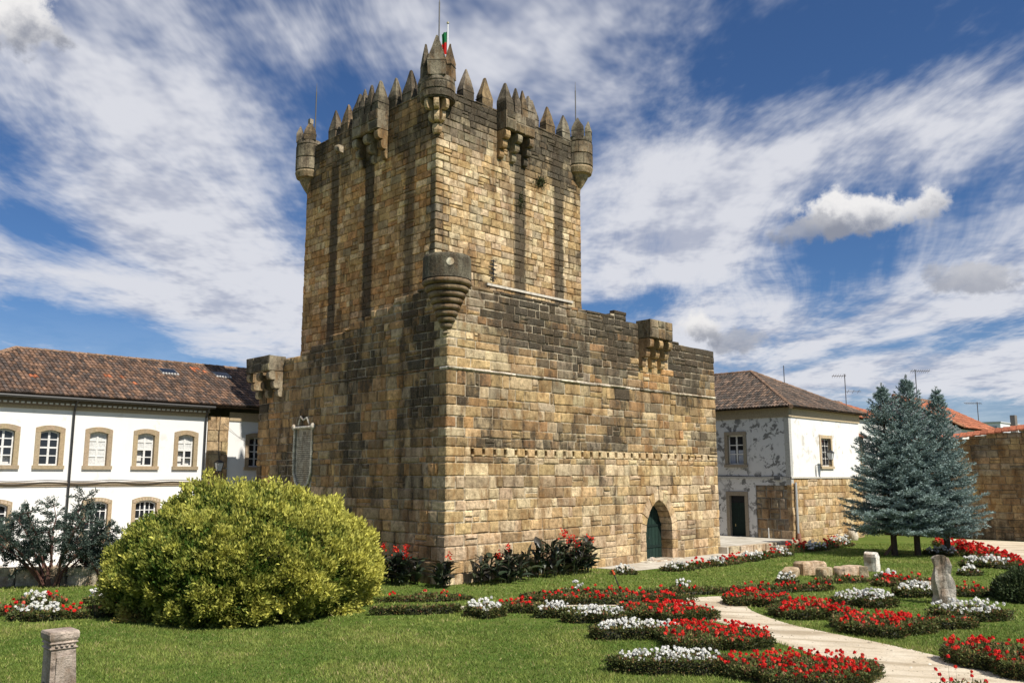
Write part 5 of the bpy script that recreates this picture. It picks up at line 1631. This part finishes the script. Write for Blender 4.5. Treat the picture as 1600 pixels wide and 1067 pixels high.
BEDS = [
    (-3.62, -6.01, -0.785, 0.54, 0.45, 0.25, 0.2, 'W', 'round white flower bed, leftmost of the white beds on the near lawn'),
    (-2.85, -2.49, -0.587, 1.44, 0.25, 0.12, 0.22, 'R0', 'sparse red flower strip between the thuja and the castle corner'),
    (-4.67, -4.38, -0.588, 1.21, 0.17, 0.22, 0.0, 'H', 'thin flowerless box edging running right from the thuja'),
    (-2.29, -6.18, -0.785, 0.66, 0.35, 0.25, 0.18, 'R1', 'red bed just right of the round white bed'),
    (-2.27, -7.49, -0.785, 0.52, 0.35, 0.25, 0.15, 'W', 'narrow white bed second from the left on the near lawn'),
    (-2.05, -8.92, -0.729, 0.88, 0.4, 0.25, 0.16, 'W', 'white bed third from the left on the near lawn'),
    (0.93, -6.83, -0.72, 2.07, 0.4, 0.25, 0.2, 'R1', 'long red band along the near side of the narrow path'),
    (-0.03, -9.71, -1.283, 1.11, 0.8, 0.28, 0.18, 'R2', 'red lobe beside the bend of the sand path'),
    (-3.28, -11.06, -0.75, 1.11, 0.4, 0.28, 0.16, 'W', 'white crescent bed midway down the left of the path'),
    (-2.48, -12.78, -1.115, 1.12, 1.05, 0.3, 0.2, 'R2', 'large red lobe with box edging halfway down the left of the path'),
    (-5.69, -13.98, -0.785, 1.19, 0.4, 0.3, 0.16, 'W', 'long white crescent bed nearest the bottom edge'),
    (-4.47, -16.13, -0.842, 1.26, 0.85, 0.32, 0.22, 'R2', 'big red bed at the bottom left of the path'),
    (-4.25, -19.01, -0.865, 1.02, 0.3, 0.14, 0.48, 'R0', 'stray red flowers cut off by the bottom edge'),
    (4.14, -10.35, -0.938, 0.86, 0.75, 0.28, 0.2, 'R2', 'first red bed on the right bank of the path, farthest up'),
    (3.07, -12.64, -0.954, 0.97, 0.8, 0.3, 0.2, 'R2', 'second red bed on the right bank of the path'),
    (6.08, -12.94, -0.785, 0.93, 0.55, 0.25, 0.2, 'W', 'broad white bed behind the right bank reds, left of the standing stone'),
    (1.92, -15.07, -0.919, 0.98, 0.8, 0.32, 0.2, 'R2', 'third red bed on the right bank with high box edging'),
    (3.74, -16.14, -0.785, 0.71, 0.35, 0.3, 0.05, 'R0', 'brownish box edging strip below the standing stone'),
    (5.55, -16.07, -0.893, 0.99, 0.4, 0.25, 0.25, 'W', 'white bed directly in front of the standing stone'),
    (-0.48, -18.84, -2.045, 1.1, 0.85, 0.4, 0.25, 'R2', 'nearest red bed on the right bank at the right edge'),
    (9.35, -13.23, -0.785, 0.68, 0.45, 0.25, 0.2, 'W', 'white bed touching the left side of the standing stone'),
    (12.0, -12.0, -0.789, 1.08, 0.4, 0.2, 0.25, 'R1', 'red bed behind the white bed left of the standing stone'),
    (9.7, -8.5, -0.775, 0.36, 0.3, 0.12, 0.2, 'W', 'small white bed in front of the fallen blocks'),
    (7.31, -9.37, -0.68, 1.58, 0.3, 0.15, 0.2, 'R1', 'long thin red strip above the first right bank bed'),
    (11.16, -9.83, -0.524, 1.11, 0.3, 0.1, 0.28, 'R0', 'sparse red flowers right in front of the fallen blocks'),
    (13.33, -10.75, -0.785, 0.42, 0.3, 0.15, 0.18, 'W', 'small white bed below the milestone'),
    (10.92, -14.45, -0.792, 0.56, 0.4, 0.2, 0.2, 'R1', 'pinkish red bed right of the standing stone'),
    (17.26, -12.5, -0.556, 0.48, 0.25, 0.15, 0.2, 'W', 'small white bed behind the squared stone on the right'),
    (20.97, -11.99, -1.329, 1.0, 0.5, 0.2, 0.25, 'W', 'white bed along the far right red row'),
    (25.74, -8.62, -1.264, 0.74, 0.6, 0.15, 0.25, 'W', 'white bed under the right side of the spruces'),
    (26.33, -10.12, -2.579, 6.19, 0.6, 0.2, 0.35, 'R2', 'long red row running out to the right along the far sand path'),
    (4.5, -7.54, -0.68, 1.47, 0.25, 0.16, 0.2, 'R0', 'thin red strip at the top of the path bend'),
    (4.99, -6.94, -0.785, 0.31, 0.2, 0.15, 0.25, 'W', 'white tuft bed in the strip at the top of the path bend'),
    (1.58, -5.25, -0.614, 1.78, 0.25, 0.14, 0.2, 'R0', 'thin red strip on the lawn below the largest cannas'),
    (1.61, -4.93, -0.785, 0.31, 0.2, 0.15, 0.22, 'W', 'white tuft bed on the lawn below the largest cannas'),
    (7.65, -2.31, -0.785, 0.46, 0.3, 0.12, 0.2, 'W', 'white bed beside the largest cannas, left of the door'),
    (10.31, -3.08, -0.586, 0.61, 0.35, 0.14, 0.2, 'W', 'white bed right in front of the arched door'),
    (11.82, -3.12, -0.103, 0.82, 0.25, 0.12, 0.28, 'R1', 'red bed at the right foot of the arched door'),
    (13.14, -3.26, -0.226, 0.51, 0.3, 0.12, 0.22, 'W', 'white bed just right of the arched door'),
    (14.61, -3.2, 0.07, 1.14, 0.25, 0.12, 0.3, 'R1', 'red bed before the right end of the castle wall'),
    (16.33, -3.2, -0.3, 0.64, 0.3, 0.12, 0.25, 'W', 'white bed before the right end of the castle wall'),
    (18.31, -3.02, -0.011, 0.93, 0.25, 0.12, 0.35, 'R1', 'red bed before the terrace kerb, left one'),
    (19.35, -3.06, -0.224, 0.63, 0.3, 0.12, 0.28, 'W', 'white bed before the middle of the terrace kerb'),
    (22.22, -2.36, 0.122, 1.44, 0.3, 0.12, 0.4, 'R1', 'red bed before the terrace kerb, right one'),
    (23.81, -2.77, -0.263, 0.79, 0.4, 0.12, 0.3, 'W', 'white bed at the corner of the old house'),
    (26.38, -2.51, 0.0, 1.21, 0.35, 0.12, 0.4, 'R1', 'red bed under the sunny wall of the old house'),
    (27.61, -2.47, -0.251, 0.87, 0.4, 0.12, 0.35, 'W', 'white bed farthest along under the old house'),
    (-13.38, 4.02, -0.593, 0.59, 0.35, 0.22, 0.2, 'R1', 'red bed cut off by the left edge'),
    (-12.92, 2.4, -0.621, 0.63, 0.4, 0.25, 0.2, 'W', 'near white bed with box edging at far left'),
    (-11.96, 5.95, -0.612, 0.41, 0.3, 0.15, 0.2, 'W', 'far white bed at far left'),
    (-11.63, 5.25, -0.547, 0.27, 0.3, 0.15, 0.25, 'R1', 'small red bed beside the far white bed at left'),
    (-11.72, 1.98, -0.539, 0.68, 0.35, 0.22, 0.2, 'R1', 'red bed touching the left foot of the thuja'),
    (-10.53, 4.67, -0.592, 0.37, 0.25, 0.15, 0.2, 'W', 'white bed peeping out left of the thuja'),
]
for i, q in enumerate(BEDS):
    bed(*q, 500 + i)

# ------------------------------------------------------------------ round dark shrub at the right edge
sh = thing('dark_shrub', 'low rounded dark green shrub at the right edge beyond the standing stone', 'shrub', (11.0, -16.3, 0))
rs = np.random.default_rng(23); n = 9000
a = rs.uniform(0, 6.283, n); ph = np.arccos(rs.uniform(0, 1, n)); q = np.stack([np.sin(ph) * np.cos(a), np.sin(ph) * np.sin(a), np.cos(ph)], 1)
lum = noise3(q, 2.2, 4)
Pq = q * np.array((1.12, 1.12, .95)) * (1 + .16 * lum + rs.uniform(-.28, .03, n))[:, None] + np.array((11.0, -16.3, .02))
put_np('foliage', leaf_arrays(Pq, q + np.array((0, 0, .5)) + rs.normal(0, .5, (n, 3)), rs.uniform(.08, .16, n), .05, pal(rs, n, ((.035, .055, .022), (.055, .08, .03), (.09, .11, .04)), (3, 3, 1)), rs), 'leaf', sh, (11.0, -16.3, 0), 'stuff')
v, f, c = dome_arrays((0, 0), .93, .80, lambda t_: math.sqrt(max(0, 1 - t_ * t_)) + .02, 20, 8, .1, (.02, .03, .012))
put_np('inner_branches', (v + np.array((11.0, -16.3, 0)), f, c), 'leaf', sh, (11.0, -16.3, 0))

# ------------------------------------------------------------------ stones in the garden
rst = random.Random(71)
def rough_block(name, label, cat, x, y, yaw, L, W, H, col, tilt=0., taper=1.0, seg=5, jit=.03, lean=(0, 0), group=None, round_top=0.):
    """lumpy stone block with broken edges"""
    v = []; ca, sa = math.cos(yaw), math.sin(yaw)
    rings = 6; per = []
    for i in range(seg): per.append((-1 + 2 * i / seg, -1))
    for i in range(seg): per.append((1, -1 + 2 * i / seg))
    for i in range(seg): per.append((1 - 2 * i / seg, 1))
    for i in range(seg): per.append((-1, 1 - 2 * i / seg))
    m = len(per)
    for r in range(rings + 1):
        q = r / rings; k = 1 + (taper - 1) * q
        if r == rings: k *= .90
        for a, b in per:
            e = .93 if abs(a) > .99 and abs(b) > .99 else 1.0
            xx, yy = a * L / 2 * k * e, b * W / 2 * k * e
            zz = H * q - round_top * a * a * q
            d = jit * mnoise.noise(Vector((xx * 3 + x, yy * 3 + y, zz * 3)))
            xx += d * a * 2 + lean[0] * q; yy += d * b * 2 + lean[1] * q
            v.append((x + xx * ca - yy * sa, y + xx * sa + yy * ca, zz + d + tilt * xx))
    f = [(r * m + i, r * m + (i + 1) % m, (r + 1) * m + (i + 1) % m, (r + 1) * m + i) for r in range(rings) for i in range(m)]
    f.append(tuple(rings * m + i for i in range(m)))
    return tag(MB().add(v, f, col).build(name, 'stone'), label, cat, group)
cp = thing('carved_pillar_stub', 'short carved granite pillar stub standing on the lawn at lower left', 'pillar', (-15.58, -7.7, 0))
def ring_box(mb, x, y, prof, col, lean=(0, 0)):
    v = []
    for h_, z in prof: v += [(x + a * h_ + lean[0] * z, y + b * h_ + lean[1] * z, z) for a, b in ((-1, -1), (1, -1), (1, 1), (-1, 1))]
    n = len(prof)
    f = [(r * 4 + k, r * 4 + (k + 1) % 4, r * 4 + 4 + (k + 1) % 4, r * 4 + 4 + k) for r in range(n - 1) for k in range(4)] + [tuple(range(4 * n - 4, 4 * n))]
    return mb.add(v, f, col)
PC = (.37, .30, .245, .34)
ring_box(MB(), -15.58, -7.7, [(.235, -.1), (.22, .4), (.205, .96)], PC, (-.03, .03)).build('shaft', 'stone', cp)
ring_box(MB(), -15.58, -7.7, [(.195, .955), (.225, .97), (.235, .985), (.225, 1.0), (.205, 1.01), (.205, 1.05), (.225, 1.06), (.235, 1.075), (.225, 1.09), (.215, 1.10), (.245, 1.15), (.25, 1.23), (.235, 1.27), (.0, 1.285)], PC, (-.03, .03)).build('moulded_cap', 'stone', cp)
for k in range(4):
    MB().chamfer(-15.58 - .15 + k * .085 - .03, -15.58 - .15 + k * .085 + .02, -7.7 - .235 + .0, -7.7 - .19, 1.015, 1.048, .01, (.36, .3, .24, .3)).build('carved_bead', 'stone', cp)
for fx, fy, sx, sy in ((-15.6, -7.92, .13, .012), (-15.80, -7.68, .012, .13)):
    MB().chamfer(fx - sx, fx + sx, fy - sy - .004, fy + sy, .05, .86, .008, (.40, .33, .27, .3)).build('raised_panel', 'stone', cp)
rough_block('standing_stone', 'tall rough grey standing stone leaning among the right-hand flower beds', 'stone', 8.31, -14.6, rad(-52), .62, .40, 1.5, (.50, .45, .38, .38), 0, .72, 5, .07, (-.14, 0), round_top=.12)
rough_block('milestone', 'smooth white round-topped milestone on the lawn beside the fallen blocks', 'stone', 16.0, -9.05, rad(0), .42, .58, .80, (.70, .66, .58, .0), 0, .97, 4, .012, round_top=.10)
for i, (x, y, yaw, L, W, H, lab) in enumerate(((11.75, -7.55, .3, 1.15, .55, .32, 'leftmost fallen carved block, low and flat, on the lawn'), (13.0, -7.75, -.35, 1.35, .6, .52, 'tallest fallen carved block in the row on the lawn'),
        (12.55, -8.55, .1, .75, .5, .36, 'fallen carved block in front of the tallest one'), (13.9, -9.0, -.15, 1.5, .55, .36, 'long fallen block next to the white milestone'), (13.55, -9.75, .4, .34, .34, .42, 'small round-ended stone at the right end of the fallen blocks'))):
    rough_block('fallen_block', lab, 'stone block', x, y, yaw, L, W, H, vary((.46, .36, .25), rst, .12, .12), rst.uniform(-.03, .03), .95, 4, .03, group='fallen carved blocks')
rough_block('fallen_block', 'pale squared stone lying behind the tall rough standing stone', 'stone block', 10.9, -13.3, -.78, .8, .35, .35, (.48, .40, .31, .1), 0, .96, 4, .02, group='fallen carved blocks')
rough_block('stone_bollard', 'squat stone bollard at the right end of the low garden wall', 'bollard', -9.05, 9.3, .75, .36, .36, .74, (.45, .38, .28, .2), 0, .9, 4, .02)
lw = thing('low_garden_wall', 'low wall of rough blocks behind the dark juniper', 'wall', (-12, 12, 0))
dv = Vector((-9.4 + 15.6, 9.7 - 14.6, 0)); LL = dv.length; yaw_ = math.atan2(dv.y, dv.x); u = 0.
while u < LL:
    w = rst.uniform(.6, 1.1)
    c = Vector((-15.6, 14.6, 0)) + dv.normalized() * (u + w / 2)
    for z0_, h_ in ((0, .36), (.365, .30)):
        o = rough_block('block', None, None, c.x, c.y, yaw_, w - .02, .45, h_, vary((.42, .35, .25), rst, .15, .3), 0, 1.0, 3, .02)
        me = o.data; o.location.z += z0_; ORG[o.name] = o.location.copy(); o.parent = lw; o.location = o.location - ORG[lw.name]
    u += w
stk = thing('garden_stake', 'thin dark stake leaning in the middle of the red flower bed', 'stake', (1.55, -7.05, 0))
MB().tube([(1.55, -7.05, 0), (1.30, -6.85, .85)], .022, 6, (.03, .025, .02)).build('rod', 'metal', stk)
MB().tube([(1.30, -6.85, .84), (1.24, -6.82, .98)], [.05, .035], 6, (.5, .09, .03)).build('head', 'plain', stk)

# ------------------------------------------------------------------ grass blades on the lawn
def inside(poly, x, y):
    c = np.zeros(len(x), bool); n = len(poly)
    for i in range(n):
        (x0, y0), (x1, y1) = poly[i], poly[(i + 1) % n]
        if y0 == y1: continue
        k = ((y0 > y) != (y1 > y)) & (x < (x1 - x0) * (y - y0) / (y1 - y0) + x0)
        c ^= k
    return c
def blades(nb, d0, d1, w, h, seed):
    rs = np.random.default_rng(seed)
    d = np.sqrt(rs.uniform(d0 ** 2, d1 ** 2, nb)); r = d * rs.uniform(-.66, .66, nb)
    x = CAM.x + (r + d) * S2; y = CAM.y + (d - r) * S2
    jx, jy = x + rs.normal(0, .09, nb), y + rs.normal(0, .09, nb)
    k = ~(inside(PATH, jx, jy) | inside(PATH2, jx, jy)) & ~((x > -.1) & (y > -.1) & (x < 19)) & ~((x > 8.4) & (y > -2.15) & (x < 26.4)) & ~((y > 11) & (x < 0) & (x + y > 1.5)) & (x < 38.8) & ~((x > 26) & (y > -.6))
    k &= ~(((x - BC[0]) ** 2 + (y - BC[1]) ** 2) < 3.3 ** 2)
    x, y = x[k], y[k]; n = len(x)
    cn = np.array([mnoise.noise(Vector((a * .45, b * .45, 0))) + .6 * mnoise.noise(Vector((a * 1.7, b * 1.7, 4))) for a, b in zip(x, y)])
    hh = h * rs.uniform(.45, 1.35, n) * (1 + .55 * cn); an = rs.uniform(0, 6.283, n)
    V = np.empty((n, 3, 3)); ww = w * rs.uniform(.6, 1.3, n)
    V[:, 0] = np.stack([x - np.cos(an) * ww, y - np.sin(an) * ww, np.zeros(n)], 1)
    V[:, 1] = np.stack([x + np.cos(an) * ww, y + np.sin(an) * ww, np.zeros(n)], 1)
    V[:, 2] = np.stack([x + rs.normal(0, .5, n) * hh, y + rs.normal(0, .5, n) * hh, hh], 1)
    f = np.clip(.48 + 1.1 * cn + rs.normal(0, .25, n), 0, 1)[:, None]
    C = np.array((.105, .180, .026)) * (1 - f) + np.array((.270, .310, .070)) * f
    dry = (rs.random((n, 1)) < np.clip(.06 + .5 * (cn[:, None] - .28), .05, .4)); C = np.where(dry, np.array((.38, .33, .14)), C) * (1 + rs.uniform(-.25, .25, (n, 1)))
    C4 = np.repeat(np.concatenate([C, np.zeros((n, 1))], 1)[:, None], 3, 1).reshape(-1, 4)
    return V.reshape(-1, 3), np.arange(3 * n).reshape(n, 3), C4
gr = put_np('grass', join([blades(210000, 12.5, 24, .011, .055, 1), blades(170000, 24, 52, .020, .06, 2)]), 'leaf', None, (0, 0, 0), 'stuff')
tag(gr, 'short mown green grass of the castle lawn', 'grass')

# ------------------------------------------------------------------ grit and pebbles on the sand path
rs = np.random.default_rng(88)
nb = 5000
bx_ = rs.uniform(-9, 5.5, nb); by_ = rs.uniform(-23, -5, nb)
k = inside(PATH, bx_, by_); bx_, by_ = bx_[k], by_[k]; n = len(bx_)
sz = rs.uniform(.008, .022, n) * (1 + (rs.random(n) < .05) * 1.4)
oct_ = np.array(((1, 0, .1), (0, 1, .1), (-1, 0, .1), (0, -1, .1), (0, 0, .8)), float)
V = oct_[None] * sz[:, None, None] * (1 + rs.uniform(-.3, .3, (n, 5, 3))) + np.stack([bx_, by_, np.full(n, .006)], 1)[:, None]
F = (np.array(((0, 1, 4), (1, 2, 4), (2, 3, 4), (3, 0, 4)))[None] + (np.arange(n) * 5)[:, None, None]).reshape(-1, 3)
C = np.repeat(np.concatenate([pal(rs, n, ((.5, .43, .33), (.36, .30, .22), (.62, .57, .48), (.2, .16, .11)), (3, 3, 2, 1.5)), np.zeros((n, 1))], 1)[:, None], 5, 1)
gv = put_np('gravel', (V.reshape(-1, 3), F, C.reshape(-1, 4)), 'plain', None, (0, 0, 0), 'stuff')
tag(gv, 'loose grit and pebbles scattered over the sand path', 'gravel')
